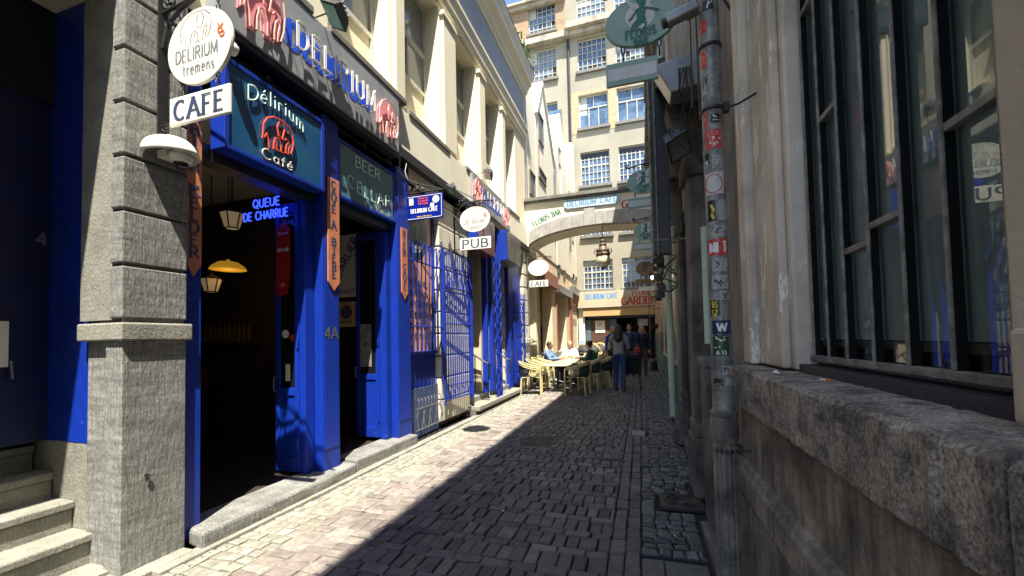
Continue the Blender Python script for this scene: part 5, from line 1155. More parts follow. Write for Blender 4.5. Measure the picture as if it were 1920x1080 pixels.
def sticker(z, h, a0, a1, mt, label, lines=None, lm=None, parent=None, ring=None):
    Rr = .0550
    m = MB(); n_ = 8
    for i in range(n_+1):
        a = R(a0+(a1-a0)*i/n_); m.v += [(PXc+Rr*math.cos(a), PYc+Rr*math.sin(a), z), (PXc+Rr*math.cos(a), PYc+Rr*math.sin(a), z+h)]
    for i in range(n_): m.f.append((2*i, 2*i+2, 2*i+3, 2*i+1))
    o = m.build('sticker', mt); tag(o, label, 'sticker', 'stickers on the downpipe')
    o.location = (PXc, PYc, z)
    for v in o.data.vertices: v.co = v.co
    me = o.data
    # rebase to the pipe axis
    for v, p in zip(me.vertices, m.v): v.co = (p[0]-PXc, p[1]-PYc, p[2]-z)
    if lines:
        am = (a0+a1)/2; k = MB()
        for st_, th_ in lines:
            for s in st_:
                pts = [(Rr+.0006, a, b) for a, b in s]
                L, Q = [], []
                for i, p in enumerate(s):
                    q0 = Vector(s[max(i-1, 0)]); q1 = Vector(s[min(i+1, len(s)-1)]); tt = (q1-q0); tt = tt.normalized() if tt.length > 0 else Vector((0, 1)); nn = Vector((-tt.y, tt.x))*th_/2
                    for lst, sg in ((L, 1), (Q, -1)):
                        u, v_ = p[0]+nn.x*sg, p[1]+nn.y*sg; ang = R(am)+u/Rr; lst.append((PXc+(Rr+.0008)*math.cos(ang), PYc+(Rr+.0008)*math.sin(ang), z+v_))
                mm = len(s); k.add(L+Q, [(i, i+1, i+1+mm, i+mm) for i in range(mm-1)])
        k.build('print', lm, o)
BLKST = mat('black_sticker', (.02, .02, .02), None, 8, .4); REDST = mat('red_sticker', (.55, .04, .03), (.5, .04, .03), 8, .4, dirt=(.6, .5, .45), dscale=60, damt=.8)
WORN = mat('worn_white_sticker', (.45, .44, .42), (.32, .31, .30), 60, .6, dirt=(.06, .06, .06), dscale=40, damt=.7)
YELI = mat('yellow_print', (.75, .6, .05), None, 8, .5); NAVYST = mat('navy_sticker', (.01, .03, .1), None, 8, .4); GREENST = mat('green_sticker', (.01, .08, .03), None, 8, .4)
# angles: 180 faces -x, 270 faces -y (the camera)
sticker(1.375, .06, 250, 300, BLKST, 'black sticker with yellow letters on the pipe', [([[(a, b+.012) for a, b in s] for s in text_strokes('$ .', .035, .03)], .006)], YELI) if 0 else None
sticker(1.60, .085, 205, 262, BLKST, 'black sticker with yellow print just above the navy one', [(text_strokes('SZ', .03, .03), .006), ([[(a, b+.045) for a, b in s] for s in text_strokes('$S', .032, .03)], .006)], YELI)
sticker(1.50, .075, 215, 322, NAVYST, 'navy round badge sticker with big white W', [([[(a+.0, b+.016) for a, b in s] for s in text_strokes('W', .045, .05)], .011)], WHITEINK)
sticker(1.385, .10, 215, 305, GREENST, 'green sticker with white arrow mark and A13', [([[(a, b+.006) for a, b in s] for s in text_strokes('A 13', .02, .05)], .005), ([[(-.03, .04), (0, .08), (.02, .09)], [(-.01, .045), (.02, .085)]], .010)], WHITEINK)
sticker(1.215, .045, 210, 262, BLKST, 'small black sticker low on the pipe', [(text_strokes('LES', .02, .035), .003)], WORN)
sticker(1.225, .04, 275, 320, WORN, 'worn greyish sticker beside the small black one')
sticker(1.745, .075, 225, 318, WORN, 'torn white sticker with black bird print', [([[(-.03, .05), (-.01, .03), (.0, .045), (.01, .03), (.035, .055)], [(-.035, .045), (0, .02), (.03, .04)]], .014)], BLKST)
sticker(1.93, .09, 205, 325, REDST, 'red banner sticker with white block letters', [([[(a, b+.015) for a, b in s] for s in text_strokes('MI T', .055, .09)], .012)], WHITEINK)
sticker(2.12, .115, 215, 262, BLKST, 'black torn sticker with yellow figure', [([[(-.005, .09), (.01, .06), (.0, .03), (.01, .01)]], .014)], YELI)
sticker(2.12, .11, 275, 322, WORN, 'torn pale sticker with dark red marks')
sticker(2.265, .12, 205, 310, mat('white_sticker', (.6, .6, .58), (.5, .5, .48), 20, .5), 'square white sticker with round black and red face emblem', [([arc(-.005, .06, .045, .05, 0, 360, 24)], .006)], REDST)
sticker(2.285, .08, 232, 283, BLKST, 'dark round face in the middle of the white sticker') if 0 else None
sticker(2.44, .06, 205, 235, BLKST, 'narrow black sticker with tiny white words', [(text_strokes('ME', .02, .02), .003)], WHITEINK)
sticker(2.52, .105, 215, 310, REDST, 'bright red torn sticker with white fragments near eye level of the signs', [([[(-.02, .03), (.0, .06), (.03, .05)], [(-.03, .08), (.02, .085)], [(.0, .02), (.02, .03)]], .014)], WHITEINK)
sticker(2.64, .09, 205, 232, REDST, 'small plain red sticker on the left edge of the pipe')
sticker(2.80, .11, 205, 230, WORN, 'narrow striped black and white sticker', [([[(-.01, .02+i*.018), (.01, .02+i*.018)] for i in range(5)], .006)], BLKST) if 0 else None
sticker(3.18, .07, 200, 250, REDST, 'red triangular arrow sticker high on the pipe')
sticker(3.0, .10, 200, 232, REDST, 'red star shaped sticker below the upper clamp') if 0 else None

# security camera on the pipe
t = thing('bullet_camera', 'grey bullet security camera on an arm from the downpipe', 'camera', (.3, 2.5, 3.4))
m = MB(); m.obox((.27, 2.42, 3.29), (.085, 0, .025), (0, .03, 0), (-.008, 0, .028)); m.build('housing', METALG, t, bevel=.01)
m = MB(); m.tube([(.185, 2.42, 3.262), (.165, 2.42, 3.256)], .026, 14); m.build('lens', BLACK, t)
m = MB(); m.tube([(.30, 2.45, 3.27), (.40, 2.48, 3.33)], .009); m.tube([(.33, 2.43, 3.33), (.38, 2.45, 3.36), (.40, 2.5, 3.2)], .004); m.build('arm', METALG, t)

# portal building
pb = thing('portal_building', 'soot dark stone house with arched baroque doorway beyond the downpipe', 'building', (.62, 5, 0))
m = MB(); m.box(.64, 4, 2.75, 4.45, 0, 11.2); m.box(.64, 4, 6.55, 8.3, 0, 11.2); m.box(.64, 4, 4.45, 6.55, 3.3, 11.2); m.box(1.2, 4, 4.45, 6.55, 0, 3.3); m.build('wall', mat('grimy_grey_render', (.30, .28, .25), (.17, .16, .15), 2, .85, bump=.4, streak=.7, dirt=(.03, .03, .028)), pb)
m = MB(); m.box(.20, 4, 2.75, 8.3, 11.45, 11.7); m.box(.26, .64, 2.75, 8.3, 11.2, 11.449); m.build('eave', DARKST, pb)
m = MB(); m.box(.95, 1.0, 4.45, 6.55, .15, 3.3)
for a, b in ((4.6, 5.4), (5.6, 6.4)):
    for c, d in ((.3, 1.2), (1.4, 3.0)): m.box(.93, .95, a, b, c, d)
m.build('door', mat('dark_portal_door', (.025, .022, .02), (.015, .014, .013), 4, .5), pb, bevel=.01)
for a, b in ((4.15, 4.5), (6.5, 6.85)):
    q_ = .0 if a < 5 else .10
    m = MB(); m.box(.46+q_, .64, a, b, .55, 3.0); m.box(.42+q_, .64, a-.04, b+.04, 0, .55); m.box(.44+q_, .64, a-.03, b+.03, .55, .68); m.box(.42+q_, .64, a-.04, b+.04, 3.0, 3.2); m.box(.50, .64, a+.06, b-.06, 3.2, 3.6)
    m.build('portal_pillar', DARKST, pb, bevel=.02)
m = MB()
for s_ in (0, 1):
    pr_ = [(0, 3.2), (-.12, 3.22), (-.2, 3.3), (-.22, 3.42), (-.3, 3.55), (-.34, 3.72), (-.30, 3.8), (0, 3.82)]
    y0 = 4.2 if s_ == 0 else 6.55; m.prism([(.63+x, y0, z) for x, z in pr_][::-1], (0, .25, 0)); m.tube([(.63-.24, y0-.01, 3.66), (.63-.24, y0+.26, 3.66)], .085, 14); m.tube([(.63-.16, y0-.01, 3.38), (.63-.16, y0+.26, 3.38)], .06, 14)
    m.build('scroll_console', DARKST, pb, bevel=.01); m = MB()
m = MB(); nh = 22; a_ = []
for i in range(nh+1): u = i/nh; a_.append((3.95+u*3.1, 3.8+.55*math.sin(math.pi*u)))
for k_, (xo, dz, th_) in enumerate(((.22, 0, .09), (.30, -.09, .088), (.38, -.20, .108))):
    m.prism([(xo, y, z+dz) for y, z in a_]+[(xo, y, z+dz+th_) for y, z in a_[::-1]], (.63-xo, 0, 0))
m.build('arched_hood', DARKST, pb, bevel=.006)
m = MB(); m.ball((.5, 5.5, 3.75), .16, .22, .26); m.tube([(.46, 5.2, 3.6), (.42, 5.35, 3.9), (.4, 5.5, 4.1)], [.05, .07, .04]); m.tube([(.46, 5.8, 3.6), (.42, 5.65, 3.9), (.4, 5.5, 4.1)], [.05, .07, .04]); m.build('carved_boss', DARKST, pb, smooth=True)
m = MB(); m.box(.50, .66, 5.2, 5.7, -.02, .12) if 0 else m.box(.50, 1.1, 4.5, 6.5, -.02, .14); m.build('door_step', SILLST, pb, bevel=.01)
m = MB(); m.lathe((.50, 6.15, .0), [(.10, .0), (.11, .02), (.10, .2), (.08, .25), (.02, .27)], 16); tag(m.build('boot_scraper_stone', DARKST, bevel=.004), 'rounded dark guard stone at the foot of the portal', 'guard stone')
m = MB(); m.box(.46, .62, 3.4, 3.75, .0, 1.25); m.box(.44, .64, 3.38, 3.77, 1.25, 1.32); m.build('pedestal', DARKST, pb, bevel=.015)
def gpipe(x, y, r, z1, label, mt=GREENP, z0=.05):
    t = thing('drainpipe', label, 'drainpipe', (x, y, z0), 'drainpipes along the right wall')
    m = MB(); m.tube([(x, y, z0), (x, y, z1)], r, 16); m.build('pipe', mt, t, smooth=True)
    m = MB()
    for z_ in (1.2, 2.6, 4.4, 6.5):
        if z_ < z1: m.lathe((x, y, z_), [(r+.006, 0), (r+.01, .01), (r+.01, .05), (r+.006, .06)], 16)
    m.build('clamp', mt, t)
gpipe(.50, 7.9, .055, 10.5, 'pale green drainpipe beside the dark portal')
gpipe(.56, 3.95, .03, 2.45, 'thin pale green pipe just behind the sticker covered downpipe', z0=1.42)
gpipe(.66, 9.6, .035, 9.5, 'thin cream pipe on the ochre facade', WINFR)
# dark board sign seen nearly on its back, with clutter around it
t = thing('projecting_board', 'tall black projecting sign case seen from behind at right', 'sign', (.25, 4.6, 2.4))
m = MB(); m.box(.155, .33, 4.55, 4.67, 2.36, 4.45); m.build('case', BLACKP, t, bevel=.006)
m = MB(); m.tube([(.15, 4.54, 2.34), (.15, 4.54, 4.5)], .014); m.tube([(.20, 4.52, 2.34), (.20, 4.52, 4.6)], .010); m.ball((.20, 4.52, 4.62), .03); m.tube([(.15, 4.54, 2.5), (.62, 4.6, 2.5)], .012); m.tube([(.15, 4.54, 4.3), (.62, 4.6, 4.3)], .012); m.build('frame', STEELB, t)
t = thing('junction_box', 'grey metal cable box tilted above the black sign case', 'box', (.4, 3.6, 3.9))
m = MB(); m.prism([(.17, 3.6, 3.78), (.30, 3.6, 3.52), (.56, 3.6, 3.56), (.56, 3.6, 3.84)], (0, .2, 0)); m.build('cover', METALG, t, bevel=.008)
m = MB()
random.seed(9)
for i in range(9):
    x = random.uniform(.36, .5); m.tube([(x, 3.58, 3.7), (x+random.uniform(-.05, .05), 3.55, 3.5), (x+random.uniform(-.06, .06), 3.6, 3.3), (x+random.uniform(-.04, .04), 3.6, 3.1), (.55, 3.7, 2.9)], .005, 5)
m.tube([(.42, 3.3, 3.2), (.43, 3.3, 4.6), (.41, 3.3, 6)], .006, 5); m.tube([(.47, 3.3, 3.1), (.46, 3.3, 4.6), (.48, 3.3, 6)], .006, 5)
m.build('cable', BLACKP, t, label='bundle of loose black cables')
flood(.33, 3.7, 3.12, 'dark floodlight under the cable box on the right', 1.15, METALG)
flood(.30, 7.0, 2.75, 'small dark spotlight low under the portal hood', .9, METALG)
flood(.32, 11.2, 3.05, 'bright little floodlight beside the tan oval sign', .9, BULB)
m = MB(); random.seed(21)
for i in range(14):
    y_ = random.uniform(6.9, 9.5); z_ = random.uniform(2.3, 3.4); m.tube([(.62, y_, z_), (.45+random.uniform(-.1, .05), y_+.05, z_+random.uniform(-.2, .2)), (.3+random.uniform(-.1, .1), y_, z_-random.uniform(0, .25))], .014, 6)
    m.box(.28, .40, y_-.05, y_+.05, z_-.2, z_-.1)
tag(m.build('bracket_clutter', BLACKP), 'dark tangle of brackets and small fittings below the black sign case', 'brackets')

# further right houses
rb = thing('ochre_building', 'narrow ochre and cream house with green base beyond the portal', 'building', (.7, 11, 0))
m = MB(); m.box(.70, 4, 8.3, 15.5, 0, 10.0); m.build('wall', mat('ochre_wall', (.42, .34, .20), (.36, .28, .16), 2, .8, streak=.3), rb)
m = MB(); m.box(.35, 4, 8.3, 15.5, 10.0, 10.2); m.build('eave', DARKST, rb)
for i, (a, b) in enumerate(((8.6, 9.4), (10.0, 11.0), (11.7, 12.7), (13.4, 14.4))):
    m = MB(); m.box(.66, .70, a, b, .9, 2.9); m.build('window', [GREENP, WINFR, GREENP, WINFR][i], rb, bevel=.01); m = MB(); m.box(.655, .66, a+.08, b-.08, 1.0, 2.8); m.build('pane', SLW, rb)
m = MB(); m.box(.66, .70, 8.35, 15.4, 0, .85); m.build('dado', mat('teal_green_dado', (.06, .13, .13), (.04, .10, .10), 3, .6), rb)
rc = thing('brown_building', 'tall dark timbered house front at far right near the passage', 'building', (.8, 19, 0))
m = MB(); m.box(.72, 4, 15.5, 23, 0, 10.0); m.build('wall', mat('brown_render', (.26, .19, .12), (.20, .15, .1), 2, .8), rc)
m = MB(); m.box(.68, .72, 16, 22.8, 0, 1.6); m.build('dado', mat('blue_grey_dado', (.05, .09, .12), None, 3, .6), rc)
m = MB(); m.box(.4, 4, 15.5, 23, 10.0, 10.25); m.build('eave', DARKST, rc)
m = MB(); m.box(.60, .72, 12.9, 15.3, 3.4, 8.0); 
for i in range(7): m.box(.585, .60, 12.95+i*.34, 12.99+i*.34, 3.4, 8.0)
m.build('board_cladding', mat('grey_boards', (.33, .30, .25), (.22, .20, .17), 5, .8), rb)
t = thing('hanging_planter', 'small dark hanging basket on the right wall near the passage', 'planter', (.45, 16, 1.9))
m = MB(); m.lathe((.45, 16, 1.85), [(.05, -.14), (.13, -.08), (.17, .02), (.17, .06)], 16); m.tube([(.45, 16, 2.5), (.72, 16, 2.5)], .012); 
for a in (0, 120, 240): m.tube([(.45+.16*math.cos(R(a)), 16+.16*math.sin(R(a)), 1.9), (.45, 16, 2.5)], .005, 5)
m.build('basket', BLACKP, t)
m = MB(); m.lathe((.42, 17, gz(17)), [(.15, 0), (.16, .05), (.15, .35), (.10, .42), (.03, .44)], 16); tag(m.build('dark_bin', BLACKP), 'small dark lidded bin at the foot of the far right wall', 'bin')
m = MB()
for i in range(30): m.box(.35, .40, 19.0, 19.04, .6+i*.11, .66+i*.11)
m.tube([(.375, 19.02, .3), (.375, 19.02, 4.0)], .02); tag(m.build('iron_chain_post', COPPER), 'rust red vertical ladder like rod in front of the passage', 'rod')

# Floris type oval signs on the right
FAIRY = dict(body=[[(-.02,.30),(-.05,.22),(-.03,.14),(-.07,.02),(-.13,-.12),(-.2,-.24),(-.16,-.1),(-.11,.04),(-.08,.14),(-.08,.24)]],)
def sage_sign(X, Y, Z, rx, rz, label, bz, bh, bx0, bx1, text=None, wall=.64, pan=SIGNGR, disc=SIGNPALE, ink=GREENINK, extra=None):
    t = thing('oval_sign', label, 'sign', (X, Y, bz), 'oval signs on the right wall')
    m = MB(); m.lathe((X, Y, Z), [(rx*.985, -.014), (rx, -.006), (rx, .014), (0, .014)], 48, 'y'); m.v = [(a, b, Z+(c-Z)*rz/rx) for a, b, c in m.v]; m.build('oval_panel', pan, t)
    k = rx/.24
    if disc:
        MB().disc((X, Y-.0155, Z+.035*k), .098*k).build('disc', disc, t)
    m = MB(); O = Vector((X+.005, Y-.018, Z+.03*k))
    P = lambda pts: [(O.x+a*k*.5, O.y, O.z+b*k*.5) for a, b in pts]
    m.poly(P([(-.06,.13),(.08,.11),(.06,.0),(.07,-.08),(.0,-.12),(-.10,-.2),(-.16,-.22),(-.12,-.10),(-.05,-.04)]))
    m.disc((O.x+.012*k, O.y-.001, O.z+.084*k), .026*k, 14); m.poly([(O.x+a*k, O.y-.0015, O.z+b*k) for a, b in ((-.018, .09), (-.03, .115), (.0, .122), (.03, .11), (.02, .098))])
    m2 = MB(); m2.poly([(a, b-.0005, c) for a, b, c in P([(-.02,.12),(-.14,.24),(-.2,.32),(-.16,.18),(-.08,.10)])]); m2.poly([(a, b-.0005, c) for a, b, c in P([(.06,.12),(.12,.26),(.20,.38),(.18,.2),(.10,.1)])])
    m2.build('wing', SIGNPALE if disc else ink, t)
    ribbon(m, [[(-.04*k*.5, .1*k*.5), (-.12*k*.5, .0), (-.16*k*.5, -.04*k*.5)], [(.06*k*.5, .1*k*.5), (.16*k*.5, .06*k*.5), (.24*k*.5, .02*k*.5)], [(0, -.06*k*.5), (.07*k*.5, -.12*k*.5), (.05*k*.5, -.2*k*.5)]], O, *YF, .014*k)
    m.build('winged_figure', ink, t)
    if text:
        m = MB(); ribbon(m, text_strokes(text[0], .055*k, .20*k, gap=.16), (X, Y-.019, Z-.115*k), *YF, .012*k, .008*k, serif=.006*k); ribbon(m, text_strokes(text[1], .045*k, .09*k), (X, Y-.019, Z-.172*k), *YF, .011*k, .008*k)
        m.build('lettering', ink, t)
    m = MB(); m.box(bx0, bx1, Y-.012, Y+.012, bz, bz+bh); m.build('lower_panel', pan, t, bevel=.004)
    m = MB(); m.box(bx0+.01, bx1-.01, Y-.0145, Y-.0125, bz+bh*.2, bz+bh*.75); m.build('faded_strip', SIGNPALE if disc else TAN, t)
    if extra: m = MB(); m.box(*extra); m.build('lower_panel', WHITE, t)
    m = MB(); 
    for s_ in (-.5, .5): chain(m, (X+s_*rx, Y, bz+bh), (X+s_*rx, Y, Z-rz*.82), .014)
    m.build('chain', mat('blue_chain', (.01, .02, .08), None, 5, .4), t)
    m = MB(); zt = Z+rz+.05
    m.tube([(wall, Y, zt+.04), (X+rx*.2, Y, zt+.05), (X-rx*.5, Y, zt+.02), (X-rx*.95, Y, zt)], .012); scroll(m, (X-rx*.95, Y, zt+.035), .035, 270, 1.3, .010, -1); scroll(m, (wall-.12, Y, zt-.06), .07, 0, 1.4, .010); m.tube([(wall, Y, zt-.3), (wall-.1, Y, zt-.1), (X, Y, zt+.03)], .010)
    chain(m, (X, Y, Z+rz*.95), (X, Y, zt+.04), .014); m.build('bracket', mat('navy_iron', (.008, .012, .05), None, 5, .4), t)
sage_sign(.06, 3.0, 3.735, .245, .18, 'near sage oval sign with green winged figure and FLORIS BAR lettering'.replace('FLORIS BAR ', ''), 3.30, .165, -.185, .17, ('FLORIS', 'BAR'))
sage_sign(.10, 7.0, 4.03, .25, .2, 'second sage oval sign half hidden by the black sign case', 3.60, .17, -.14, .42, ('FLORIS', 'BAR'))
sage_sign(.16, 9.5, 3.82, .25, .2, 'third and smallest sage oval sign in front of the arch', 3.40, .17, -.09, .45, ('FLORIS', 'BAR'))
sage_sign(.18, 13.0, 3.54, .28, .22, 'tan wooden oval sign with dark dancing figure and planks below', 3.08, .14, -.12, .46, None, pan=TAN, disc=None, ink=INK, extra=(-.03, .42, 12.985, 13.0, 2.86, 2.98))

# ================================================================== TERRACE
def make_chair():
    t = thing('terrace_chair', 'chair', 'chair', (0, 0, 0), 'bamboo framed terrace chairs')
    # seat faces -y ; back at +y
    for sx in (-1, 1):
        m = MB(); m.tube([(sx*.25, -.24, 0), (sx*.25, -.24, .45), (sx*.255, -.23, .60), (sx*.26, -.17, .66)], .020, 7); m.tube([(sx*.215, -.25, .0), (sx*.215, -.25, .42)], .014, 7); m.build('leg', YEL, t, smooth=True)
        m = MB(); m.tube([(sx*.24, .26, 0), (sx*.22, .22, .42)], .019, 7); m.tube([(sx*.20, .25, 0), (sx*.19, .21, .42)], .013, 7); m.build('leg', YEL, t, smooth=True)
        m = MB(); m.tube([(sx*.255, -.06+.085*math.cos(R(a)), .55+.085*math.sin(R(a))) for a in range(0, 360, 24)], .012, 6, closed=True); m.tube([(sx*.255, -.06+.05*math.cos(R(a)), .55+.05*math.sin(R(a))) for a in range(0, 360, 30)], .007, 6, closed=True); m.build('arm_ring', YEL, t)
    m = MB()
    for dz, r_ in ((0, .020), (-.045, .015)):
        m.tube([(-.26, -.19, .655+dz), (-.27, 0, .69+dz), (-.245, .17, .745+dz), (-.15, .27, .80+dz), (0, .305, .815+dz), (.15, .27, .80+dz), (.245, .17, .745+dz), (.27, 0, .69+dz), (.26, -.19, .655+dz)], r_, 7)
    m.build('arm_rail', YEL, t, smooth=True)
    m = MB(); m.tube([(-.23, -.24, .43), (.23, -.24, .43), (.23, .2, .43), (-.23, .2, .43)], .014, 6, closed=True); m.build('seat_frame', YEL, t)
    m = MB(); n_ = 8
    for i in range(n_+1):
        for j in range(n_+1): u, v = i/n_*2-1, j/n_*2-1; m.v.append((u*.225, -.02+v*.215, .445-.015*(1-u*u)*(1-v*v)))
    for i in range(n_):
        for j in range(n_): q = i*(n_+1)+j; m.f.append((q, q+n_+1, q+n_+2, q+1))
    s_ = m.build('seat', WEAVE, t, smooth=True); so = s_.modifiers.new('s', 'SOLIDIFY'); so.thickness = .02
    m = MB(); n_ = 14
    for i in range(n_+1):
        a = R(-72+144*i/n_); x, y = .25*math.sin(a), .02+.26*math.cos(a)
        for z in (.44, .56, .66, .765): m.v.append((x*(1 if z > .5 else .92), y*(1 if z > .5 else .85)+.02*(z-.44), z-(.03+.09*(1-math.cos(a)) if z > .7 else 0)))
    for i in range(n_):
        for j in range(3): q = i*4+j; m.f.append((q, q+4, q+5, q+1))
    s_ = m.build('back', WEAVE, t, smooth=True); so = s_.modifiers.new('s', 'SOLIDIFY'); so.thickness = .015
    return t
chair0 = make_chair()
used = [False]
def put(src, x, y, rz, label, z=None, rx=0):
    o = src if not used[0] and src is chair0 else copy_tree(src)
    if src is chair0: used[0] = True
    o.location = (x, y, gz(y)+.004 if z is None else z); o.scale = (1.08, 1.08, 1.06); o.rotation_euler = (R(rx), 0, R(rz)); o['label'] = label; return o
chairs = [(-2.83, 10.62, 100, 'sunlit chair nearest the blue gate at the near end of the terrace'),
          (-2.86, 11.45, 95, 'sunlit chair second from the near end against the wall'),
          (-2.88, 12.15, 88, 'sunlit chair third from the near end against the wall'),
          (-1.62, 10.75, 262, 'shaded chair turned away at the near right corner of the terrace'),
          (-1.42, 11.6, 268, 'shaded dark chair behind the near right one'),
          (-1.18, 12.25, 275, 'dark chair beside the standing woman in grey'),
          (-2.9, 12.95, 88, 'chair of the man in blue shirt'),
          (-2.3, 13.42, 14, 'chair of the woman in white'),
          (-1.38, 12.75, 268, 'chair of the man in dark green'),
          (-1.52, 13.33, 282, 'chair of the dark haired man in sunglasses')]
for x, y, a, lb in chairs: put(chair0, x, y, a+0, lb)
for i, (x, y) in enumerate(((-2.35, 16.2), (-2.05, 16.5), (-1.78, 16.8))):
    put(chair0, x, y, 150, ['leftmost of the three empty chairs tipped forward behind the seated guests', 'middle empty chair tipped forward behind the seated guests', 'rightmost empty chair tipped forward beyond the tables'][i], z=gz(y)+.25, rx=40)
def make_table(x, y, label, first=None):
    if first: 
        o = copy_tree(first); o.location = (x, y, gz(y)); o['label'] = label; return o
    t = thing('terrace_table', label, 'table', (0, 0, 0), 'cream topped terrace tables')
    m = MB()
    for i in range(9): m.box(-.36, .36, -.36+i*.081, -.36+i*.081+.074, .715, .735)
    m.build('table_top', CREAMT, t, bevel=.004)
    m = MB(); m.tube([(-.375, -.375, .725), (.375, -.375, .725), (.375, .375, .725), (-.375, .375, .725)], .016, 6, closed=True); m.box(-.3, .3, -.02, .02, .69, .714); m.build('rim', YEL, t)
    m = MB(); m.tube([(0, 0, .08), (0, 0, .69)], .028, 10); m.build('column', BLACK, t)
    m = MB()
    for a in (45, 135, 225, 315): c, s = math.cos(R(a)), math.sin(R(a)); m.tube([(0, 0, .12), (.15*c, .15*s, .10), (.33*c, .33*s, .015)], .016, 6)
    m.build('foot', BLACK, t); t.location = (x, y, gz(y)); return t
tb0 = make_table(-2.22, 11.15, 'cream slatted table at the near end of the terrace')
make_table(-2.15, 12.05, 'cream slatted table in the middle of the terrace', tb0)
make_table(-2.08, 12.95, 'cream slatted table with the four guests around it', tb0)
m = MB()
for x, y, gl in ((-2.1, 12.9, 'middle amber glass on the far terrace table'), (-1.88, 13.1, 'amber glass on the far table nearest the man in green'), (-2.33, 12.8, 'amber glass on the far table nearest the man in blue')):
    m = MB(); m.lathe((x, y, gz(y)+.737), [(.028, 0), (.03, .09), (.032, .13)], 12); tag(m.build('glass', mat('beer_glass', (.6, .35, .08), None, 5, .1)), gl, 'glass', 'glasses on the terrace table')

# ================================================================== PEOPLE
HAIRD = mat('dark_hair', (.010, .007, .005), (.015, .01, .008), 40, .5); HAIRB = mat('blond_hair', (.42, .28, .12), (.32, .2, .08), 40, .5)
def person(label, loc, rz, pose, top, legs, hair, hairlen='short', skin=SKIN, top_m=None, leg_m=None, shoe=None, jacket=None):
    """pose: dict of joints in metres, figure facing -y, origin between the feet"""
    J = {k: Vector(v) for k, v in pose.items()}
    t = thing('person', label, 'person', (0, 0, 0))
    b = MB(); T = lambda mb, ks, rs: mb.tube([J[k] if isinstance(k, str) else k for k in ks], rs, 12)
    # trunk
    b.tube([J['pelvis']-Vector((0, 0, .05)), J['pelvis'], J['waist'], J['chest'], J['neck']], [.10, .13, .11, .13, .06], 14)
    b.tube([J['sh_l'], J['sh_r']], .058, 10); b.tube([J['hip_l'], J['hip_r']], .09, 10)
    b.tube([J['neck'], J['head']-Vector((0, 0, .05))], [.055, .05], 10)
    hd = J['head']; fc = Vector(pose.get('face', (0, -1, 0))).normalized(); sd_ = fc.cross(Vector((0, 0, 1))).normalized()
    b.ball(hd+Vector((0, 0, .015)), .076, .092, .11); b.ball(hd+fc*.03-Vector((0, 0, .045)), .055, .06, .065)
    b.ball(hd+fc*.097-Vector((0, 0, .01)), .014, .016, .022)
    for s_ in (-1, 1): b.ball(hd+sd_*s_*.078-Vector((0, 0, .005)), .014, .02, .03)
    for s_ in 'lr':
        T(b, ['sh_'+s_, 'el_'+s_, 'wr_'+s_], [.052, .042, .028])
        T(b, ['hip_'+s_, 'kn_'+s_, 'an_'+s_], [.088, .058, .04])
        w, e = J['wr_'+s_], J['el_'+s_]; d = (w-e).normalized(); q = d.orthogonal().normalized(); q2 = d.cross(q)
        b.tube([w-d*.02, w+d*.05, w+d*.09], [.027, .036, .03], 10)
        for i, (o_, L) in enumerate(((-.03, .065), (-.01, .078), (.01, .074), (.03, .058))): b.tube([w+d*.08+q*o_, w+d*(.08+L*.6)+q*o_+q2*.008, w+d*(.08+L)+q*o_*.9+q2*.022], [.0105, .0105, .009], 8)
        b.tube([w+d*.03+q*.028, w+d*.06+q*.055, w+d*.085+q*.062+q2*.01], [.013, .012, .010], 8)
        f = J.get('ft_'+s_, J['an_'+s_]+Vector((0, -.16, -.06))); b.tube([J['an_'+s_], f], [.04, .035], 10)
    remesh(b, 'body', skin, t, .011, 3)
    c = MB(); c.tube([J['pelvis']-Vector((0, 0, .02)), J['waist'], J['chest'], J['neck']-Vector((0, 0, .02))], [.155, .135, .155, .075], 16); c.tube([J['sh_l'], J['sh_r']], .075, 12)
    for s_ in 'lr':
        if pose.get('short_sleeve'):
            mid = J['sh_'+s_].lerp(J['el_'+s_], .75); c.tube([J['sh_'+s_], mid], [.07, .066], 12)
        else: T(c, ['sh_'+s_, 'el_'+s_, 'wr_'+s_], [.068, .056, .044])
    remesh(c, top, top_m, t, .014, 4)
    c = MB(); c.tube([J['pelvis']+Vector((0, 0, .06)), J['pelvis']-Vector((0, 0, .06))], [.14, .15], 14); c.tube([J['hip_l'], J['hip_r']], .115, 12)
    for s_ in 'lr': T(c, ['hip_'+s_, 'kn_'+s_, 'an_'+s_], [.108, .075, .055])
    remesh(c, legs, leg_m, t, .014, 4)
    c = MB()
    for s_ in 'lr':
        f = J.get('ft_'+s_, J['an_'+s_]+Vector((0, -.17, -.06))); a = J['an_'+s_]; c.tube([a-Vector((0, 0, .02))-(f-a).normalized()*.03, a.lerp(f, .5)-Vector((0, 0, .015)), f], [.055, .05, .038], 12)
    remesh(c, 'shoes', shoe or BLACKP, t, .012, 2)
    c = MB(); c.ball(hd-fc*.018+Vector((0, 0, .035)), .09, .095, .105)
    if hairlen == 'long':
        c.tube([hd-fc*.03+Vector((0, 0, .02)), hd-fc*.08-Vector((0, 0, .12)), hd-fc*.11-Vector((0, 0, .26)), hd-fc*.12-Vector((0, 0, .44))], [.10, .125, .14, .06], 14)
        for s_ in (-1, 1): c.tube([hd+sd_*s_*.065, hd+sd_*s_*.085-Vector((0, 0, .14))-fc*.02, hd+sd_*s_*.09-Vector((0, 0, .3))-fc*.03], [.04, .045, .02], 10)
    h = remesh(c, 'hair', hair, t, .012, 2)
    # eyes
    e = MB()
    for s_ in (-1, 1): e.ball(hd+fc*.088+sd_*s_*.03+Vector((0, 0, .015)), .010)
    e.build('eyes', BLACK, t)
    t.location = loc; t.rotation_euler = (0, 0, R(rz)); return t, J
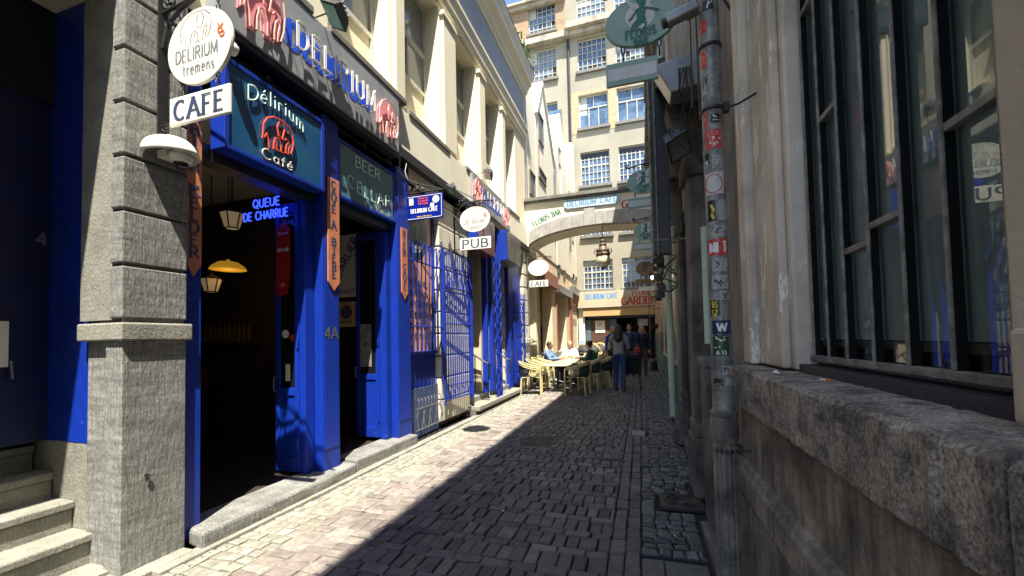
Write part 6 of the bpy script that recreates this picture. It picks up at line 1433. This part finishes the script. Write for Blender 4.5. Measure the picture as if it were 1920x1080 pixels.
def stand(h=1.72, lean=0, step=.0, wr_l=None, wr_r=None, el_l=None, el_r=None, face=(0, -1, 0), bend=0):
    k = h/1.72; p = dict(pelvis=(0, 0, .95), waist=(0, -bend*.12, 1.08), chest=(0, -bend*.3, 1.28-bend*.04), neck=(0, -bend*.45, 1.46-bend*.08), head=(0, -.01-bend*.55, 1.60-bend*.1),
        sh_l=(.185, -bend*.42, 1.40-bend*.07), sh_r=(-.185, -bend*.42, 1.40-bend*.07), el_l=el_l or (.235, .03-bend*.3, 1.12), el_r=el_r or (-.235, .03-bend*.3, 1.12), wr_l=wr_l or (.24, -.06-bend*.3, .88), wr_r=wr_r or (-.24, -.06-bend*.3, .88),
        hip_l=(.095, 0, .90), hip_r=(-.095, 0, .90), kn_l=(.10, -.03-step*.4, .50), kn_r=(-.10, -.02+step*.1, .50), an_l=(.11, .02-step*.6, .09), an_r=(-.11, .04+step*.7, .09), face=face)
    return {a: (tuple(x*k for x in b) if a != 'face' else b) for a, b in p.items()}
def sit(wr_l=(.12, -.38, .78), wr_r=(-.12, -.38, .78), face=(0, -1, 0), lean=0):
    return dict(pelvis=(0, 0, .54), waist=(0, .01-lean*.1, .68), chest=(0, -lean*.3, .88), neck=(0, -.02-lean*.42, 1.05), head=(0, -.05-lean*.5, 1.19), sh_l=(.19, -lean*.4, .99), sh_r=(-.19, -lean*.4, .99), el_l=(.25, -.14, .76), el_r=(-.25, -.14, .76),
        wr_l=wr_l, wr_r=wr_r, hip_l=(.095, -.02, .52), hip_r=(-.095, -.02, .52), kn_l=(.12, -.42, .52), kn_r=(-.12, -.42, .52), an_l=(.12, -.40, .09), an_r=(-.12, -.36, .09), face=face)
JEANS = mat('blue_jeans', (.02, .06, .17), (.015, .045, .13), 20, .8, bump=.3); GREYT = mat('grey_cardigan', (.26, .26, .26), (.21, .21, .21), 20, .9, bump=.3)
NAVY = mat('navy_cloth', (.012, .016, .035), None, 20, .8, bump=.3); TEAL = mat('teal_shirt', (.02, .25, .25), None, 20, .8); LBLUE = mat('light_blue_shirt', (.16, .24, .42), (.13, .2, .36), 20, .85); WHITEC = mat('white_cloth', (.72, .70, .64), None, 20, .85)
DGREEN = mat('dark_green_shirt', (.008, .07, .04), None, 20, .85); KHAKI = mat('brown_trousers', (.12, .075, .05), None, 20, .85); BLACKC = mat('black_cloth', (.014, .014, .016), None, 20, .85)
person('woman with long dark hair in grey cardigan and jeans leaning over a pushchair', (-.60, 11.5, gz(11.5)), 172, stand(1.80, step=.12, bend=.16, wr_l=(.19, -.40, .98), wr_r=(-.17, -.40, .98), el_l=(.24, -.14, 1.10), el_r=(-.22, -.14, 1.10)), 'cardigan', 'jeans', HAIRD, 'long', SKIN, GREYT, JEANS, WOODD)
person('man in blue jacket and teal shirt looking up behind the woman in grey', (-.40, 15.2, gz(15.2)), -8, stand(1.82, step=.1, face=(-.3, -1, .25)), 'jacket', 'trousers', HAIRD, 'short', SKIN, mat('denim_jacket', (.02, .05, .12), None, 20, .85), NAVY)
person('blond woman in navy jacket with red bag walking at the right of the group', (.02, 15.3, gz(15.3)), -6, stand(1.76, step=.22, wr_r=(-.18, -.22, .98)), 'jacket', 'trousers', HAIRB, 'long', SKIN, NAVY, KHAKI)
person('blond person in bright blue top mostly hidden by the woman in grey', (-.95, 14.9, gz(14.9)), 10, stand(1.74, step=.08), 'top', 'trousers', HAIRB, 'long', SKIN, mat('bright_blue_top', (.03, .1, .4), None, 20, .8), BLACKC)
person('dark haired man in light blue shirt seated against the wall', (-2.86, 12.95, gz(12.95)), 82, sit(), 'shirt', 'trousers', HAIRD, 'short', SKIN2, LBLUE, NAVY)
person('seated woman in white top and short blond hair facing the camera', (-2.25, 13.45, gz(13.45)), 10, sit((.08, -.3, .8), (-.08, -.3, .8), (.3, -1, 0)), 'white_top', 'trousers', HAIRB, 'short', SKIN, WHITEC, NAVY)
person('seated man in dark green shirt on the shaded side of the table', (-1.40, 12.75, gz(12.75)), 262, sit(lean=.25), 'shirt', 'trousers', HAIRD, 'short', SKIN, DGREEN, BLACKC)
person('seated dark haired man in grey shirt beyond the man in green', (-1.55, 13.35, gz(13.35)), 285, sit(face=(-.2, -1, 0)), 'shirt', 'trousers', HAIRD, 'short', SKIN2, mat('pale_grey_shirt', (.35, .35, .36), None, 20, .85), BLACKC)
t = thing('handbag', 'small red handbag held by the blond woman in navy', 'bag', (-.14, 15.02, 1.05)); 
m = MB(); m.obox((-.16, 15.0, .97), (.11, 0, 0), (0, .04, 0), (0, 0, .13)); m.build('bag_body', mat('red_leather', (.45, .02, .02), None, 8, .4), t, bevel=.02)
m = MB(); m.tube([(-.25, 15.0, 1.09), (-.2, 15.0, 1.2), (-.12, 15.0, 1.2), (-.07, 15.0, 1.09)], .008); m.build('strap', mat('red_leather', (1, 0, 0)), t)
# pushchair
pc = thing('pushchair', 'black folding pushchair in front of the woman in grey', 'pushchair', (-.28, 12.0, gz(12)))
def L_(x, y, z): return (-.28+x, 12.05+y, gz(12)+z)
m = MB()
for s_ in (-.2, .2): m.tube([L_(s_, -.5, 1.02), L_(s_, -.4, .98), L_(s_, .25, .12)], .014); m.tube([L_(s_, -.3, .12), L_(s_, .1, .55)], .012); m.tube([L_(s_, -.25, .5), L_(s_, .3, .55)], .010)
m.tube([L_(-.2, -.5, 1.02), L_(.2, -.5, 1.02)], .018); m.build('frame', BLACK, pc)
m = MB(); m.obox(L_(0, -.02, .42), (.19, 0, 0), (0, .18, -.02), (0, 0, .03)); m.obox(L_(0, -.22, .68), (.19, 0, 0), (0, .03, .01), (0, -.08, .26)); m.build('seat', BLACKC, pc, bevel=.02)
m = MB(); n_ = 8
for i in range(n_+1):
    a = R(20+130*i/n_)
    for x in (-.2, .2): m.v.append(L_(x, -.12-.26*math.cos(a)*-1 if 0 else -.12+.26*math.cos(a), .72+.26*math.sin(a)))
for i in range(n_): m.f.append((2*i, 2*i+2, 2*i+3, 2*i+1))
h = m.build('canopy', BLACKC, pc); so = h.modifiers.new('s', 'SOLIDIFY'); so.thickness = .012
for x, y in ((-.22, -.32), (.22, -.32), (-.22, .28), (.22, .28)):
    m = MB(); m.lathe(L_(x, y, .09), [(.03, -.02), (.09, -.02), (.09, .02), (.03, .02)], 16, 'x'); m.build('wheel', BLACKP, pc)

# ================================================================== SMALL THINGS
# warm light of the pendant lamp inside the bar
ld = bpy.data.lights.new('lamp_light', 'POINT'); ld.energy = .5; ld.color = (1, .55, .2); ld.shadow_soft_size = .1
lo = bpy.data.objects.new('lamp_light', ld); C.objects.link(lo); lo.location = (-5.35, 4.15, 2.4)
# bar counter with bottles deep inside
t = thing('bar_counter', 'dark bar counter with bottles and shelf deep inside the first doorway', 'bar counter', (-7, 3.6, .12))
MB().box(-7.6, -6.2, 3.9, 4.5, .12, 1.15).build('counter', WOODD, t, bevel=.02); MB().box(-7.6, -6.0, 5.1, 5.25, 1.5, 1.55).build('shelf', WOODD, t)
m = MB(); random.seed(4)
for i in range(12): m.lathe((-7.4+i*.11, 5.17, 1.55), [(.03, 0), (.03, .18), (.012, .24), (.012, .3)], 8)
m.build('bottles', mat('bottle_glass', (.12, .2, .05), (.3, .12, .03), 9, .1), t)
# litter on the ground
random.seed(31)
lit = [(-2.4, 3.1, 'white cigarette end on the sunlit pink bricks near the first door'), (-1.2, 3.4, 'white cigarette end in the shaded middle of the near street'), (-.6, 4.6, 'cigarette end beside the lengthwise brick band'), (.2, 3.3, 'cigarette end on the dark setts near the drainpipe'), (-2.8, 4.8, 'cigarette end on the pale setts by the second step'), (-1.9, 6.2, 'cigarette end left of the round manhole cover'), (-.9, 8.0, 'far cigarette end on the shaded bricks')]
for x, y, lb in lit:
    a = random.uniform(0, 3.1); t = thing('cigarette_end', lb, 'cigarette', (x, y, 0), 'cigarette ends on the street')
    p = Vector((x, y, .012)); d = Vector((math.cos(a), math.sin(a), 0)); MB().tube([p, p+d*.022], .004, 6).build('paper', WHITE, t); MB().tube([p+d*.022, p+d*.034], .0041, 6).build('filter', ORINK, t)
m = MB(); random.seed(8)
for i in range(500):
    x = random.choice((random.gauss(-3.0, .05), random.gauss(.38, .1), random.uniform(-3, .3))); y = random.uniform(1.5, 12); a = random.uniform(0, 6.3); s_ = random.uniform(.004, .012)
    m.add([(x+s_*math.cos(a+k), y+s_*math.sin(a+k), gz(y)+.012+.003*(i % 2)) for k in (0, 2, 4)], [(0, 1, 2)])
tag(m.build('street_grit', mat('grit', (.25, .22, .17), (.1, .09, .07), 30, .9)), 'scattered grit and crumbs over the paving', 'grit', kind='stuff')
# more stickers on the pipe
random.seed(12)
extra = [(1.28, .05, 262, 320, WORN, 'torn grey scrap at pipe height of the sill'), (1.46, .035, 225, 285, BLKST, 'thin black strip sticker under the navy badge'), (1.685, .05, 262, 325, WORN, 'ragged pale sticker scrap right of the yellow printed one'), (1.84, .075, 230, 315, WORN, 'scratched pale patch between bird sticker and red banner'),
         (2.03, .06, 250, 300, WORN, 'small faded sticker under the torn black one'), (2.41, .07, 250, 312, WORN, 'crumpled white and blue scrap above the round face sticker'), (2.66, .05, 250, 300, BLKST, 'small black sticker right of the plain red one'), (2.83, .12, 204, 236, WORN, 'tall narrow pale sticker below the upper clamp'),
         (2.98, .10, 204, 240, REDST, 'red bird shaped sticker below the highest clamp'), (3.3, .06, 230, 290, BLKST, 'black scrap sticker at the top of the pipe')]
for z, h, a0, a1, mt_, lb in extra:
    pr = None
    if mt_ is BLKST or mt_ is WORN:
        st_ = [[(random.uniform(-.025, .025), random.uniform(.005, h-.005)) for _ in range(3)] for _ in range(3)]
        sticker(z, h, a0, a1, mt_, lb, [(st_, .006)], WHITEINK if mt_ is BLKST else BLKST)
    else: sticker(z, h, a0, a1, mt_, lb)
